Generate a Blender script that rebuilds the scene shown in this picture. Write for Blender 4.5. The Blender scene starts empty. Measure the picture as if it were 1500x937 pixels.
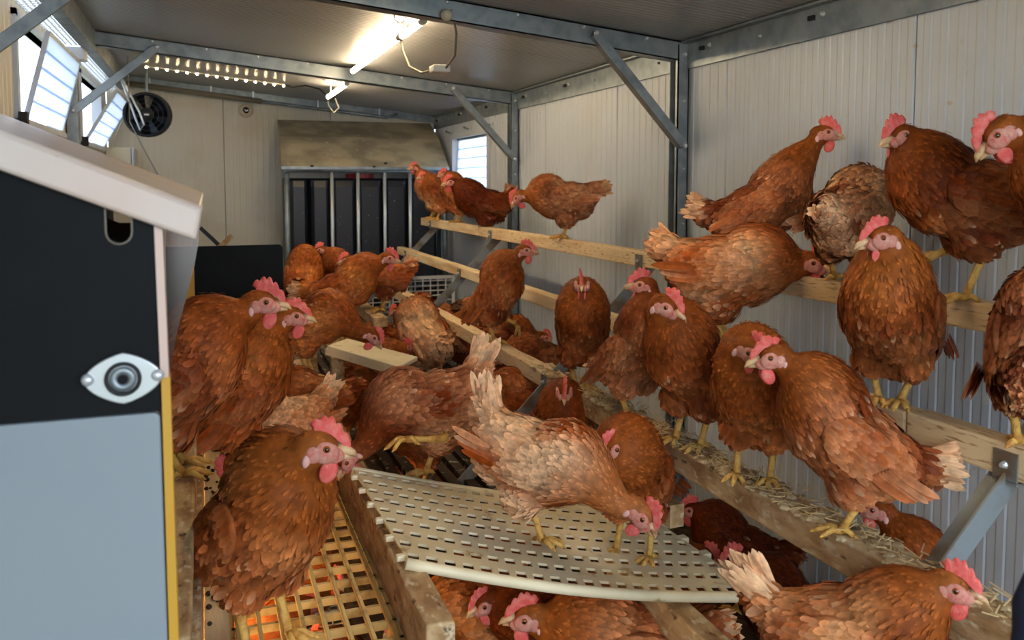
import bpy, bmesh, math, random
import numpy as np
from mathutils import Vector, Matrix
from math import sin, cos, tan, atan, radians, pi, exp, sqrt

# ------------------------------------------------------------------ camera
F = 1250.0; PITCH = radians(4); TH = atan(450 / F * cos(PITCH)); PY = 357.0; EYE = 1.45
sc = bpy.context.scene
col = sc.collection
cam_d = bpy.data.cameras.new('camera'); cam = bpy.data.objects.new('camera', cam_d); col.objects.link(cam)
cam.location = (0, 0, EYE)
cam.rotation_euler = (pi / 2 - PITCH, 0, -TH)
cam_d.sensor_width = 36; cam_d.lens = 36 * F / 1500
cam_d.shift_y = -(468.5 - PY) / 1500
cam_d.clip_start = 0.05
cam_d.dof.use_dof = True; cam_d.dof.focus_distance = 1.9; cam_d.dof.aperture_fstop = 7.0
sc.camera = cam
sc.view_settings.view_transform = 'Standard'; sc.view_settings.look = 'None'
sc.view_settings.gamma = 1; sc.view_settings.use_curve_mapping = False
sc.view_settings.exposure = 0.22

# ------------------------------------------------------------------ daylight
world = bpy.data.worlds.new('overcast_sky'); sc.world = world; world.use_nodes = True
wn = world.node_tree.nodes; wl = world.node_tree.links
for n in list(wn): wn.remove(n)
wo = wn.new('ShaderNodeOutputWorld'); bg = wn.new('ShaderNodeBackground')
tc = wn.new('ShaderNodeTexCoord'); sp = wn.new('ShaderNodeSeparateXYZ'); rp = wn.new('ShaderNodeValToRGB')
wl.new(tc.outputs['Generated'], sp.inputs[0]); wl.new(sp.outputs['Z'], rp.inputs[0])
rp.color_ramp.elements[0].color = (0.80, 0.88, 1, 1); rp.color_ramp.elements[1].color = (0.62, 0.76, 1, 1)
wl.new(rp.outputs[0], bg.inputs[0]); bg.inputs[1].default_value = 3.6
wl.new(bg.outputs[0], wo.inputs[0])

def area_light(name, loc, rot, sx, sy, power, color):
    d = bpy.data.lights.new(name, 'AREA'); d.shape = 'RECTANGLE'; d.size = sx; d.size_y = sy
    d.energy = power; d.color = color
    o = bpy.data.objects.new(name, d); o.location = loc; o.rotation_euler = rot; col.objects.link(o); return o
# added fill for daylight from the unseen open end behind the camera, tilted down
area_light('open_end_fill', (0.7, -0.75, 1.65), (radians(68), 0, 0), 1.7, 1.0, 17, (0.80, 0.90, 1.0))

# ------------------------------------------------------------------ projection helper (photo pixel -> point on a real plane)
_fw = (sin(TH) * cos(PITCH), cos(TH) * cos(PITCH), -sin(PITCH)); _rt = (cos(TH), -sin(TH), 0)
_up = (sin(TH) * sin(PITCH), cos(TH) * sin(PITCH), cos(PITCH))
def at(u, v, **k):
    a = (u - 750) / F; b = -(v - PY) / F
    d = [_fw[i] + a * _rt[i] + b * _up[i] for i in range(3)]
    (ax, c), = k.items()
    t = c / d[0] if ax == 'X' else c / d[1] if ax == 'Y' else (c - EYE) / d[2] if ax == 'Z' else c
    return Vector((t * d[0], t * d[1], EYE + t * d[2]))

# ------------------------------------------------------------------ materials
def lin(r, g, b):
    f = lambda c: (c / 255 / 12.92) if c / 255 <= 0.04045 else ((c / 255 + 0.055) / 1.055) ** 2.4
    return (f(r), f(g), f(b), 1)
MATS = {}
def mat(name, color, rough=0.6, metal=0.0, noise=None, bump=0.0, bscale=40, spec=0.5, sss=0.0, emit=None, stretch=None, coat=0.0, transl=0):
    m = bpy.data.materials.new(name); m.use_nodes = True; nt = m.node_tree; N = nt.nodes; L = nt.links
    p = N['Principled BSDF']; p.inputs['Base Color'].default_value = color
    p.inputs['Roughness'].default_value = rough; p.inputs['Metallic'].default_value = metal
    p.inputs['Specular IOR Level'].default_value = spec
    if coat: p.inputs['Coat Weight'].default_value = coat
    if sss:
        p.inputs['Subsurface Weight'].default_value = sss; p.inputs['Subsurface Radius'].default_value = (1, .3, .2); p.inputs['Subsurface Scale'].default_value = 0.006
    if emit: p.inputs['Emission Color'].default_value = emit[0]; p.inputs['Emission Strength'].default_value = emit[1]
    if noise or bump:
        t = N.new('ShaderNodeTexCoord'); mp = N.new('ShaderNodeMapping'); L.new(t.outputs['Object'], mp.inputs[0])
        if stretch: mp.inputs['Scale'].default_value = stretch
    if noise:
        # noise = [(scale, color2, lo, hi), ...] patches of a second colour laid over the first
        prev = None
        for (s, c2, lo, hi) in noise:
            nz = N.new('ShaderNodeTexNoise'); nz.inputs['Scale'].default_value = s; nz.inputs['Detail'].default_value = 5
            L.new(mp.outputs[0], nz.inputs['Vector'])
            mr = N.new('ShaderNodeMapRange'); mr.inputs[1].default_value = lo; mr.inputs[2].default_value = hi
            L.new(nz.outputs['Fac'], mr.inputs[0])
            mx = N.new('ShaderNodeMix'); mx.data_type = 'RGBA'
            L.new(mr.outputs[0], mx.inputs[0])
            if prev: L.new(prev, mx.inputs[6])
            else: mx.inputs[6].default_value = color
            mx.inputs[7].default_value = c2; prev = mx.outputs[2]
        L.new(prev, p.inputs['Base Color'])
    if bump:
        nz = N.new('ShaderNodeTexNoise'); nz.inputs['Scale'].default_value = bscale; nz.inputs['Detail'].default_value = 6
        L.new(mp.outputs[0], nz.inputs['Vector'])
        b = N.new('ShaderNodeBump'); b.inputs['Strength'].default_value = bump; b.inputs['Distance'].default_value = 0.004
        L.new(nz.outputs['Fac'], b.inputs['Height']); L.new(b.outputs[0], p.inputs['Normal'])
    MATS[name] = m; return m

mat('white_wall_metal', lin(184, 193, 202), .42, noise=[(3, lin(174, 180, 184), .5, .8), (30, lin(170, 150, 120), .68, .8)])
mat('back_wall_metal', lin(205, 200, 184), .45, noise=[(3, lin(190, 180, 150), .5, .8)])
mat('ceiling_metal', lin(152, 155, 158), .28, metal=.12, noise=[(2, lin(138, 140, 140), .45, .75)], spec=.5)
mat('galvanised', lin(140, 150, 155), .42, metal=.6, noise=[(25, lin(118, 128, 134), .4, .65), (6, lin(156, 162, 165), .5, .8)])
mat('galvanised_dirty', lin(140, 148, 150), .55, metal=.4, noise=[(14, lin(120, 105, 85), .45, .62)], bump=.3)
mat('bright_steel', lin(205, 210, 214), .3, metal=.5)
mat('wood', lin(226, 200, 156), .7, noise=[(6, lin(200, 162, 112), .45, .72), (40, lin(150, 108, 66), .56, .7)], bump=.35, bscale=30, stretch=(6, .7, 6))
mat('wood_clean', lin(232, 210, 168), .7, noise=[(5, lin(200, 160, 110), .45, .7)], bump=.25, bscale=30, stretch=(6, .7, 6))
mat('wood_dirty', lin(200, 168, 122), .85, noise=[(12, lin(158, 120, 78), .42, .62), (35, lin(214, 196, 160), .56, .68), (28, lin(84, 60, 38), .62, .72)], bump=.9, bscale=45, stretch=(2, 1, 2))
mat('grime', lin(168, 140, 100), .95, noise=[(30, lin(206, 186, 146), .45, .6), (22, lin(90, 66, 42), .6, .7)], bump=1, bscale=60)
mat('straw_dry', lin(206, 178, 126), .8)
mat('litter', lin(70, 50, 30), .95, noise=[(20, lin(110, 84, 48), .45, .65), (60, lin(30, 20, 12), .5, .7)], bump=1, bscale=50)
mat('plastic_cream', lin(240, 226, 188), .4, noise=[(5, lin(214, 200, 160), .45, .7), (24, lin(170, 146, 96), .62, .74)], bump=.1)
mat('plastic_yellow_grid', lin(206, 178, 112), .45, noise=[(18, lin(150, 118, 62), .5, .68)])
mat('plastic_white', lin(225, 226, 224), .4)
mat('pvc_lid', lin(204, 192, 184), .35, noise=[(4, lin(198, 172, 156), .5, .75), (50, lin(110, 84, 66), .72, .77)])
mat('black_panel', lin(10, 13, 16), .6, spec=.15, noise=[(8, lin(15, 19, 22), .45, .7)])
mat('black_plastic', lin(20, 26, 36), .42, spec=.6, noise=[(60, lin(150, 150, 150), .70, .76)])
mat('black_rubber', lin(14, 14, 15), .6)
mat('blue_grey_panel', lin(136, 146, 152), .4, noise=[(2, lin(128, 140, 150), .4, .7)])
mat('yellow_panel', lin(196, 148, 44), .5, noise=[(9, lin(200, 140, 30), .5, .75)])
mat('pink_white_trim', lin(206, 178, 164), .4)
mat('hood_board', lin(178, 166, 138), .7, noise=[(5, lin(140, 132, 112), .42, .6), (40, lin(212, 206, 190), .66, .72)], stretch=(1, 1, 2.2))
mat('cream_box', lin(205, 196, 168), .5)
mat('cable_grey', lin(120, 112, 96), .5)
mat('cable_white', lin(214, 208, 196), .5)
mat('dark_hole', lin(3, 4, 5), .9)
mat('pane_rib_plastic', lin(190, 205, 235), .4)
mat('window_frame_metal', lin(190, 196, 204), .35)
mat('navy_cloth', lin(14, 26, 52), .9, bump=.4, bscale=300)
mat('grass_ground', lin(86, 100, 50), .9, noise=[(2, lin(110, 104, 66), .4, .6)])
mat('droppings', lin(58, 44, 30), .9, noise=[(40, lin(180, 170, 150), .6, .68)])
mat('led_tube_light', (1, .8, .5, 1), emit=((1.0, .75, .45, 1), 60))
mat('led_dot_light', (1, .8, .5, 1), emit=((1.0, .74, .42, 1), 60))
mat('floor_lamp_light', (1, .7, .35, 1), emit=((1.0, .62, .22, 1), 26))
mat('red_plastic', lin(160, 30, 24), .4)
# hen materials
mat('comb_skin', lin(226, 92, 84), .55, sss=.2, noise=[(80, lin(232, 132, 118), .45, .7)], bump=.5, bscale=400)
mat('face_skin', lin(208, 142, 124), .65, sss=.15, noise=[(120, lin(206, 96, 84), .48, .68), (60, lin(224, 170, 150), .55, .7)], bump=.5, bscale=500)
mat('lobe_skin', lin(226, 172, 160), .6, sss=.2)
mat('beak_horn', lin(214, 176, 130), .35, noise=[(60, lin(150, 100, 66), .5, .7)])
mat('leg_skin', lin(222, 176, 88), .55, noise=[(60, lin(196, 140, 66), .45, .65)], bump=.6, bscale=250)
mat('eye_amber', lin(150, 74, 24), .12, coat=.6)
mat('eye_black', lin(6, 5, 5), .08, coat=.8)

def translucent(name, color, tr, rough=.5):
    m = bpy.data.materials.new(name); m.use_nodes = True; N = m.node_tree.nodes; L = m.node_tree.links
    out = N['Material Output']; N.remove(N['Principled BSDF'])
    a = N.new('ShaderNodeBsdfTranslucent'); a.inputs[0].default_value = color
    b = N.new('ShaderNodeBsdfTransparent'); b.inputs[0].default_value = color
    g = N.new('ShaderNodeBsdfGlossy'); g.inputs[0].default_value = (.9, .9, .9, 1); g.inputs[1].default_value = rough * .5
    m1 = N.new('ShaderNodeMixShader'); m1.inputs[0].default_value = tr; L.new(a.outputs[0], m1.inputs[1]); L.new(b.outputs[0], m1.inputs[2])
    m2 = N.new('ShaderNodeMixShader'); m2.inputs[0].default_value = .06; L.new(m1.outputs[0], m2.inputs[1]); L.new(g.outputs[0], m2.inputs[2])
    L.new(m2.outputs[0], out.inputs[0]); MATS[name] = m; return m
translucent('polycarbonate', (.90, .95, 1, 1), .50)
translucent('tinted_film', (.62, .50, .42, 1), .985)
translucent('rib_plastic', (.62, .70, .9, 1), .3)
translucent('vent_plastic', (.6, .6, .58, 1), .05)

def feather_material():
    m = bpy.data.materials.new('feathers'); m.use_nodes = True; N = m.node_tree.nodes; L = m.node_tree.links
    p = N['Principled BSDF']; a = N.new('ShaderNodeAttribute'); a.attribute_name = 'Col'
    nz = N.new('ShaderNodeTexNoise'); nz.inputs['Scale'].default_value = 55; nz.inputs['Detail'].default_value = 4
    t = N.new('ShaderNodeTexCoord'); L.new(t.outputs['Object'], nz.inputs['Vector'])
    mr = N.new('ShaderNodeMapRange'); mr.inputs[1].default_value = .3; mr.inputs[2].default_value = .7; mr.inputs[3].default_value = .74; mr.inputs[4].default_value = 1.36
    L.new(nz.outputs['Fac'], mr.inputs[0])
    mx = N.new('ShaderNodeVectorMath'); mx.operation = 'SCALE'; L.new(a.outputs['Color'], mx.inputs[0]); L.new(mr.outputs[0], mx.inputs['Scale'])
    L.new(mx.outputs[0], p.inputs['Base Color']); p.inputs['Roughness'].default_value = .55
    p.inputs['Specular IOR Level'].default_value = .10
    p.inputs['Sheen Weight'].default_value = .0; p.inputs['Sheen Tint'].default_value = (1, .8, .6, 1)
    MATS['feathers'] = m
feather_material()

# ------------------------------------------------------------------ object helpers
def tag(o, label=None, cat=None, group=None, kind=None):
    if label: o['label'] = label
    if cat: o['category'] = cat
    if group: o['group'] = group
    if kind: o['kind'] = kind
    return o
def empty(name, loc, rz=0, label=None, cat=None, group=None, kind=None):
    o = bpy.data.objects.new(name, None); o.location = loc; o.rotation_euler = (0, 0, rz); o.empty_display_size = .05
    col.objects.link(o); return tag(o, label, cat, group, kind)
class MB:
    def __init__(s): s.v = []; s.f = []
    def add(s, vs, fs):
        b = len(s.v); s.v += [tuple(x) for x in vs]; s.f += [tuple(i + b for i in f) for f in fs]; return s
    def box(s, x0, x1, y0, y1, z0, z1, bev=0):
        v = [(x, y, z) for x in (x0, x1) for y in (y0, y1) for z in (z0, z1)]
        return s.add(v, [(0, 1, 3, 2), (4, 6, 7, 5), (0, 4, 5, 1), (2, 3, 7, 6), (0, 2, 6, 4), (1, 5, 7, 3)])
    def bar(s, a, b, w, h, up=(0, 0, 1)):
        """box beam from a to b, w across, h along up"""
        a = Vector(a); b = Vector(b); d = (b - a).normalized(); u = Vector(up); sd = d.cross(u).normalized(); u = sd.cross(d)
        v = [p + sd * (i * w / 2) + u * (j * h / 2) for p in (a, b) for i, j in ((-1, -1), (1, -1), (1, 1), (-1, 1))]
        return s.add(v, [(3, 2, 1, 0), (4, 5, 6, 7), (0, 1, 5, 4), (1, 2, 6, 5), (2, 3, 7, 6), (3, 0, 4, 7)])
    def tube(s, pts, rad, n=8, cap=True):
        pts = [Vector(p) for p in pts]
        if not hasattr(rad, '__len__'): rad = [rad] * len(pts)
        ref = Vector((0, 0, 1)); b = len(s.v); up = None
        for i, p in enumerate(pts):
            d = (pts[min(i + 1, len(pts) - 1)] - pts[max(i - 1, 0)]).normalized()
            if up is None: up = d.orthogonal().normalized()
            up = (up - d * up.dot(d)).normalized(); sd = d.cross(up)
            for k in range(n):
                a = 2 * pi * k / n; s.v.append(tuple(p + (up * cos(a) + sd * sin(a)) * rad[i]))
        for i in range(len(pts) - 1):
            for k in range(n):
                s.f.append((b + i * n + k, b + i * n + (k + 1) % n, b + (i + 1) * n + (k + 1) % n, b + (i + 1) * n + k))
        if cap:
            s.f.append(tuple(b + k for k in reversed(range(n)))); e = b + (len(pts) - 1) * n; s.f.append(tuple(e + k for k in range(n)))
        return s
    def prism(s, poly, off):
        """planar polygon (list of points) extruded by vector off"""
        n = len(poly); off = Vector(off); v = [Vector(p) for p in poly]; v = v + [p + off for p in v]
        return s.add(v, [tuple(reversed(range(n))), tuple(range(n, 2 * n))] + [(i, (i + 1) % n, n + (i + 1) % n, n + i) for i in range(n)])
    def ball(s, c, r, M=None, seg=12, ring=8):
        c = Vector(c); r = (r, r, r) if not hasattr(r, '__len__') else r; b = len(s.v)
        for i in range(ring + 1):
            th = pi * i / ring
            for j in range(seg):
                a = 2 * pi * j / seg; q = Vector((r[0] * sin(th) * cos(a), r[1] * sin(th) * sin(a), r[2] * cos(th)))
                if M: q = M @ q
                s.v.append(tuple(c + q))
        for i in range(ring):
            for j in range(seg):
                s.f.append((b + i * seg + j, b + (i + 1) * seg + j, b + (i + 1) * seg + (j + 1) % seg, b + i * seg + (j + 1) % seg))
        return s
    def lathe(s, c, axis, prof, n=20):
        """prof: (r, h) pairs revolved about axis through c"""
        c = Vector(c); ax = Vector(axis).normalized(); u = ax.orthogonal().normalized(); w = ax.cross(u); b = len(s.v)
        for r, h in prof:
            for k in range(n):
                a = 2 * pi * k / n; s.v.append(tuple(c + ax * h + (u * cos(a) + w * sin(a)) * r))
        for i in range(len(prof) - 1):
            for k in range(n): s.f.append((b + i * n + k, b + i * n + (k + 1) % n, b + (i + 1) * n + (k + 1) % n, b + (i + 1) * n + k))
        return s
    def build(s, name, m, parent=None, bevel=0, smooth=False, kind=None, label=None, cat=None, group=None):
        me = bpy.data.meshes.new(name); me.from_pydata(s.v, [], s.f)
        if bevel or smooth:
            bm = bmesh.new(); bm.from_mesh(me); bmesh.ops.recalc_face_normals(bm, faces=bm.faces)
            bm.to_mesh(me); bm.free()
        me.validate()
        if smooth:
            for p in me.polygons: p.use_smooth = True
        me.materials.append(MATS[m]); o = bpy.data.objects.new(name, me); col.objects.link(o)
        if bevel:
            b = o.modifiers.new('bevel', 'BEVEL'); b.width = bevel; b.segments = 2; b.limit_method = 'ANGLE'
        if parent: o.parent = parent; o.matrix_parent_inverse = Matrix.Translation(parent.location).inverted() if parent.type == 'EMPTY' else Matrix()
        return tag(o, label, cat, group, kind)
random.seed(4)
# ================================================================== STRUCTURE
XL, XR, YB, FZ = -0.55, 1.5, 5.75, 0.33
ceil_z = lambda x: 2.11 - 0.1007 * (x + .477)
# outside ground and floor
MB().box(-30, 30, -30, 30, -.25, -.2).build('ground', 'grass_ground', kind='structure')
MB().box(XL - .04, XR + .04, -.9, YB + .04, FZ - .06, FZ).build('floor', 'litter', kind='structure')

def ribbed(axis, c, a0, a1, zt, z0, nrib, thick=.035, sgn=1, flat=False):
    """ribbed sheet: runs a0..a1 along axis ('Y' for side walls, 'X' for back), surface at c, grooves cut away from the room (sgn = outward)"""
    m = MB(); prof = []
    w = (a1 - a0) / nrib
    for i in range(nrib):
        s = a0 + i * w
        e = .0015 if i == 0 else 0
        prof += [(s + e, .004 if i == 0 else .0024), (s + w * .08, 0), (s + w * .44, 0), (s + w * .54, .0016), (s + w * .92, .0016)]
    prof.append((a1 - .0015, .004))
    P = []
    for s, d in prof:
        q = c + sgn * d
        zz = zt(s) if callable(zt) else zt
        P.append(((q, s, z0), (q, s, zz)) if axis == 'Y' else ((s, q, z0), (s, q, zz)))
    back = c + sgn * thick
    for i in range(len(P) - 1):
        m.add([P[i][0], P[i + 1][0], P[i + 1][1], P[i][1]], [(0, 1, 2, 3)])
    zt0 = zt(a0) if callable(zt) else zt; zt1 = zt(a1) if callable(zt) else zt
    if axis == 'Y': bk = [(back, a0, z0), (back, a1, z0), (back, a1, zt1), (back, a0, zt0)]
    else: bk = [(a0, back, z0), (a1, back, z0), (a1, back, zt1), (a0, back, zt0)]
    f0, f1 = P[0], P[-1]
    m.add(bk, [(3, 2, 1, 0)])
    m.add([f0[0], f0[1], bk[3], bk[0]], [(0, 1, 2, 3)]); m.add([f1[0], bk[1], bk[2], f1[1]], [(0, 1, 2, 3)])
    m.add([f0[1], f1[1], bk[2], bk[3]], [(0, 1, 2, 3)]); m.add([f0[0], bk[0], bk[1], f1[0]], [(0, 1, 2, 3)])
    return m
# right wall: panels with seams, window opening between Y 4.56 and 5.30
wr = empty('wall_right', (XR, 2.4, FZ), kind='structure')
WY0, WY1, WZ0, WZ1 = 4.56, 5.28, 1.425, 1.735
seams = [-.685, .048, .781, 1.514, 2.247, 2.98, 3.713, 4.446]
for a, b in zip(seams[:-1], seams[1:]): ribbed('Y', XR, a, b, 1.93, FZ - .03, 16).build('wall_panel', 'white_wall_metal', wr)
ribbed('Y', XR, 4.446, WY0, 1.93, FZ - .03, 2).build('wall_panel', 'white_wall_metal', wr)
ribbed('Y', XR, WY0, WY1, WZ0, FZ - .03, 16).build('wall_panel', 'white_wall_metal', wr)
ribbed('Y', XR, WY0, WY1, 1.93, WZ1, 16).build('wall_panel', 'white_wall_metal', wr)
ribbed('Y', XR, WY1, YB, 1.93, FZ - .03, 10).build('wall_panel', 'white_wall_metal', wr)
# back wall
wb = empty('wall_back', (.5, YB, FZ), kind='structure')
xs = [XL, .12, .79, XR]
for a, b in zip(xs[:-1], xs[1:]): ribbed('X', YB, a, b, lambda x: ceil_z(x) + .02, FZ - .03, 18).build('wall_panel', 'back_wall_metal', wb)
# left wall with two window openings
wlft = empty('wall_left', (XL, 2.4, FZ), kind='structure')
LW = [(3.06, 3.87), (4.53, 5.36)]; LZ0, LZ1 = 1.655, 1.975; LT = 2.03
yy = [-.7, 0, .75, 1.5, 2.25, LW[0][0]]
for a, b in zip(yy[:-1], yy[1:]): ribbed('Y', XL, a, b, LT, FZ - .03, 14, sgn=-1).build('wall_panel', 'back_wall_metal', wlft)
for a, b in LW:
    ribbed('Y', XL, a, b, LZ0, FZ - .03, 14, sgn=-1).build('wall_panel', 'back_wall_metal', wlft)
    ribbed('Y', XL, a, b, LT, LZ1, 14, sgn=-1).build('wall_panel', 'back_wall_metal', wlft)
ribbed('Y', XL, LW[0][1], LW[1][0], LT, FZ - .03, 12, sgn=-1).build('wall_panel', 'back_wall_metal', wlft)
ribbed('Y', XL, LW[1][1], YB, LT, FZ - .03, 6, sgn=-1).build('wall_panel', 'back_wall_metal', wlft)

# ceiling: ribbed panels running across, fall from left to right
ce = empty('ceiling', (.5, 2.4, 2.1), kind='structure')
cuts = [-.9, .07, 1.07, 2.07, 3.07, 4.07, 5.07, YB + .04]
for a, b in zip(cuts[:-1], cuts[1:]):
    m = MB(); n = int((b - a) / .026); w = (b - a) / n; pr_ = []
    for i in range(n):
        y = a + i * w; pr_ += [(y, .006 if i == 0 else .0022), (y + w * .25, 0), (y + w * .75, 0)]
    pr_.append((b, .006))
    x0, x1 = -.475, XR + .03
    for (ya, da), (yb, db) in zip(pr_[:-1], pr_[1:]):
        m.add([(x0, ya, ceil_z(x0) + da), (x1, ya, ceil_z(x1) + da), (x1, yb, ceil_z(x1) + db), (x0, yb, ceil_z(x0) + db)], [(0, 1, 2, 3)])
    m.add([(x0, a, ceil_z(x0) + .05), (x1, a, ceil_z(x1) + .05), (x1, b, ceil_z(x1) + .05), (x0, b, ceil_z(x0) + .05)], [(0, 3, 2, 1)])
    m.build('ceiling_panel', 'ceiling_metal', ce)
# roof skin stops short of the vent, cut back so sky lights it
MB().box(-.475, -.44, -.9, YB, 2.112, 2.15).build('trim_1', 'galvanised', kind='structure')

# windows: frame (structure) + tilted polycarbonate flap
def pane_flap(root, b0, b1, t0, t1, n=5):
    """flap panel as n horizontal bands between bottom edge b0-b1 and top edge t0-t1"""
    b0, b1, t0, t1 = map(Vector, (b0, b1, t0, t1))
    nrm = (b1 - b0).cross(t0 - b0).normalized() * .008
    for i in range(n):
        f0 = i / n + (.006 if i else 0); f1 = (i + 1) / n - .006
        MB().prism([b0.lerp(t0, f0), b1.lerp(t1, f0), b1.lerp(t1, f1), b0.lerp(t0, f1)], nrm).build('pane', 'polycarbonate', root)
        if i: 
            MB().bar(b0.lerp(t0, i / n) + nrm * .5, b1.lerp(t1, i / n) + nrm * .5, .008, .007, up=(t0 - b0)).build('pane_rib', 'rib_plastic', root)
    for a, b in ((b0, t0), (b1, t1), (t0, t1)):
        MB().bar(a + nrm * .5, b + nrm * .5, .012, .014, up=nrm).build('pane_edge', 'window_frame_metal', root)
for i, (a, b) in enumerate(LW):
    w = empty('window_%d' % (i + 1), (XL, (a + b) / 2, LZ0), kind='structure')
    f = MB()
    f.box(XL - .04, XL + .012, a - .018, a + .01, LZ0 - .02, LZ1 + .02); f.box(XL - .04, XL + .012, b - .01, b + .018, LZ0 - .02, LZ1 + .02)
    f.box(XL - .04, XL + .03, a - .018, b + .018, LZ0 - .02, LZ0); f.box(XL - .04, XL + .012, a - .018, b + .018, LZ1, LZ1 + .02)
    f.build('window_frame', 'window_frame_metal', w)
    MB().box(XL + .01, XL + .035, a - .03, a, LZ0 - .025, LZ0 + .02).build('hinge', 'black_rubber', w)
    tx = (XL + .085, XL + .155)[i]
    pane_flap(w, (XL + .014, a + .05, LZ0 + .01), (XL + .014, b - .04, LZ0 + .01), (tx, a + .05, (1.935, 1.905)[i]), (tx, b - .04, (1.935, 1.905)[i]))
w = empty('window_3', (XR, (WY0 + WY1) / 2, WZ0), kind='structure')
f = MB(); f.box(XR - .012, XR + .04, WY0 - .03, WY0 + .01, WZ0 - .03, WZ1 + .03); f.box(XR - .012, XR + .04, WY1 - .01, WY1 + .03, WZ0 - .03, WZ1 + .03)
f.box(XR - .012, XR + .04, WY0, WY1, WZ0 - .03, WZ0); f.box(XR - .012, XR + .04, WY0, WY1, WZ1, WZ1 + .03); f.build('window_frame', 'window_frame_metal', w)
pane_flap(w, (XR + .012, WY0 + .012, WZ0 + .004), (XR + .012, WY1 - .012, WZ0 + .004), (XR + .03, WY0 + .012, WZ1 - .004), (XR + .03, WY1 - .012, WZ1 - .004))
for k, (u, v) in enumerate(((663, 195), (690, 189), (722, 183))):
    p = at(u, v, X=XR)
    kn = empty('window_latch', p, label=('small steel latch above the right wall window, ' + ('farthest from the camera', 'middle of three', 'nearest the corner post')[k]), cat='latch', group='latches above the right wall window')
    MB().box(p.x - .014, p.x, p.y - .012, p.y + .012, p.z - .012, p.z + .012).build('base', 'bright_steel', kn)
    MB().tube([(p.x - .012, p.y, p.z), (p.x - .03, p.y + .01, p.z + .004), (p.x - .034, p.y + .03, p.z + .01)], [.006, .006, .009]).build('grip', 'galvanised', kn)

# perforated vent strip under the left eave, and the eave beam
vent = empty('eave_vent', (-.51, 3, LT), kind='structure'); vent.name = 'trim_2'
for (ya, yb) in ((-.6, 1.3), (1.34, 2.45), (2.52, 4.03), (4.17, YB - .03)):
    m = MB(); x0, x1 = -.548, -.472; rows = 4; n = int((yb - ya) / .03)
    for r in range(rows + 1):
        x = x0 + (x1 - x0) * r / rows; m.box(x - .0035, x + .0035, ya, yb, LT, LT + .0015)
    for k in range(n + 1):
        y = ya + (yb - ya) * k / n; m.box(x0, x1, y - .006, y + .006, LT - .0003, LT + .0012)
    m.build('perforated_strip', 'vent_plastic', vent, kind='stuff')
MB().box(-.475, -.425, -.8, YB - .02, 2.02, 2.108).build('trim_3', 'galvanised', kind='structure', bevel=.003)

# steel frame: eave beam along the right wall, rafters, posts, braces
def bolt(p, d, r=.008, parent=None):
    d = Vector(d).normalized(); p = Vector(p)
    return MB().lathe(p - d * .002, d, [(0, 0), (r, 0), (r, .003), (r * .75, .005), (r * .6, .009), (0, .0095)], 8).build('bolt', 'bright_steel', parent)
eb = empty('trim_4', (XR - .02, 2.4, 1.87), kind='structure')
for ya, yb in ((-.7, .84), (.9, 2.455), (2.512, 4.067), (4.123, YB - .01)):
    m = MB(); m.box(XR - .010, XR - .004, ya, yb, 1.825, 1.918); m.box(XR - .035, XR - .004, ya, yb, 1.905, 1.911)
    m.build('eave_beam', 'galvanised', eb)
    for k in range(6):
        y = ya + (yb - ya) * (k + .5) / 6
        bolt((XR - .011, y, 1.882 if k % 2 else 1.868), (-1, 0, 0), .0075 if k % 2 else .005, eb)
        if k % 2: MB().box(XR - .018, XR - .010, y + .03, y + .052, 1.872, 1.884).build('clip', 'black_rubber', eb)
YR = (.87, 2.483, 4.095)
GL = ('nearest the camera', 'in the middle of the coop', 'farthest, near the back wall')
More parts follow.
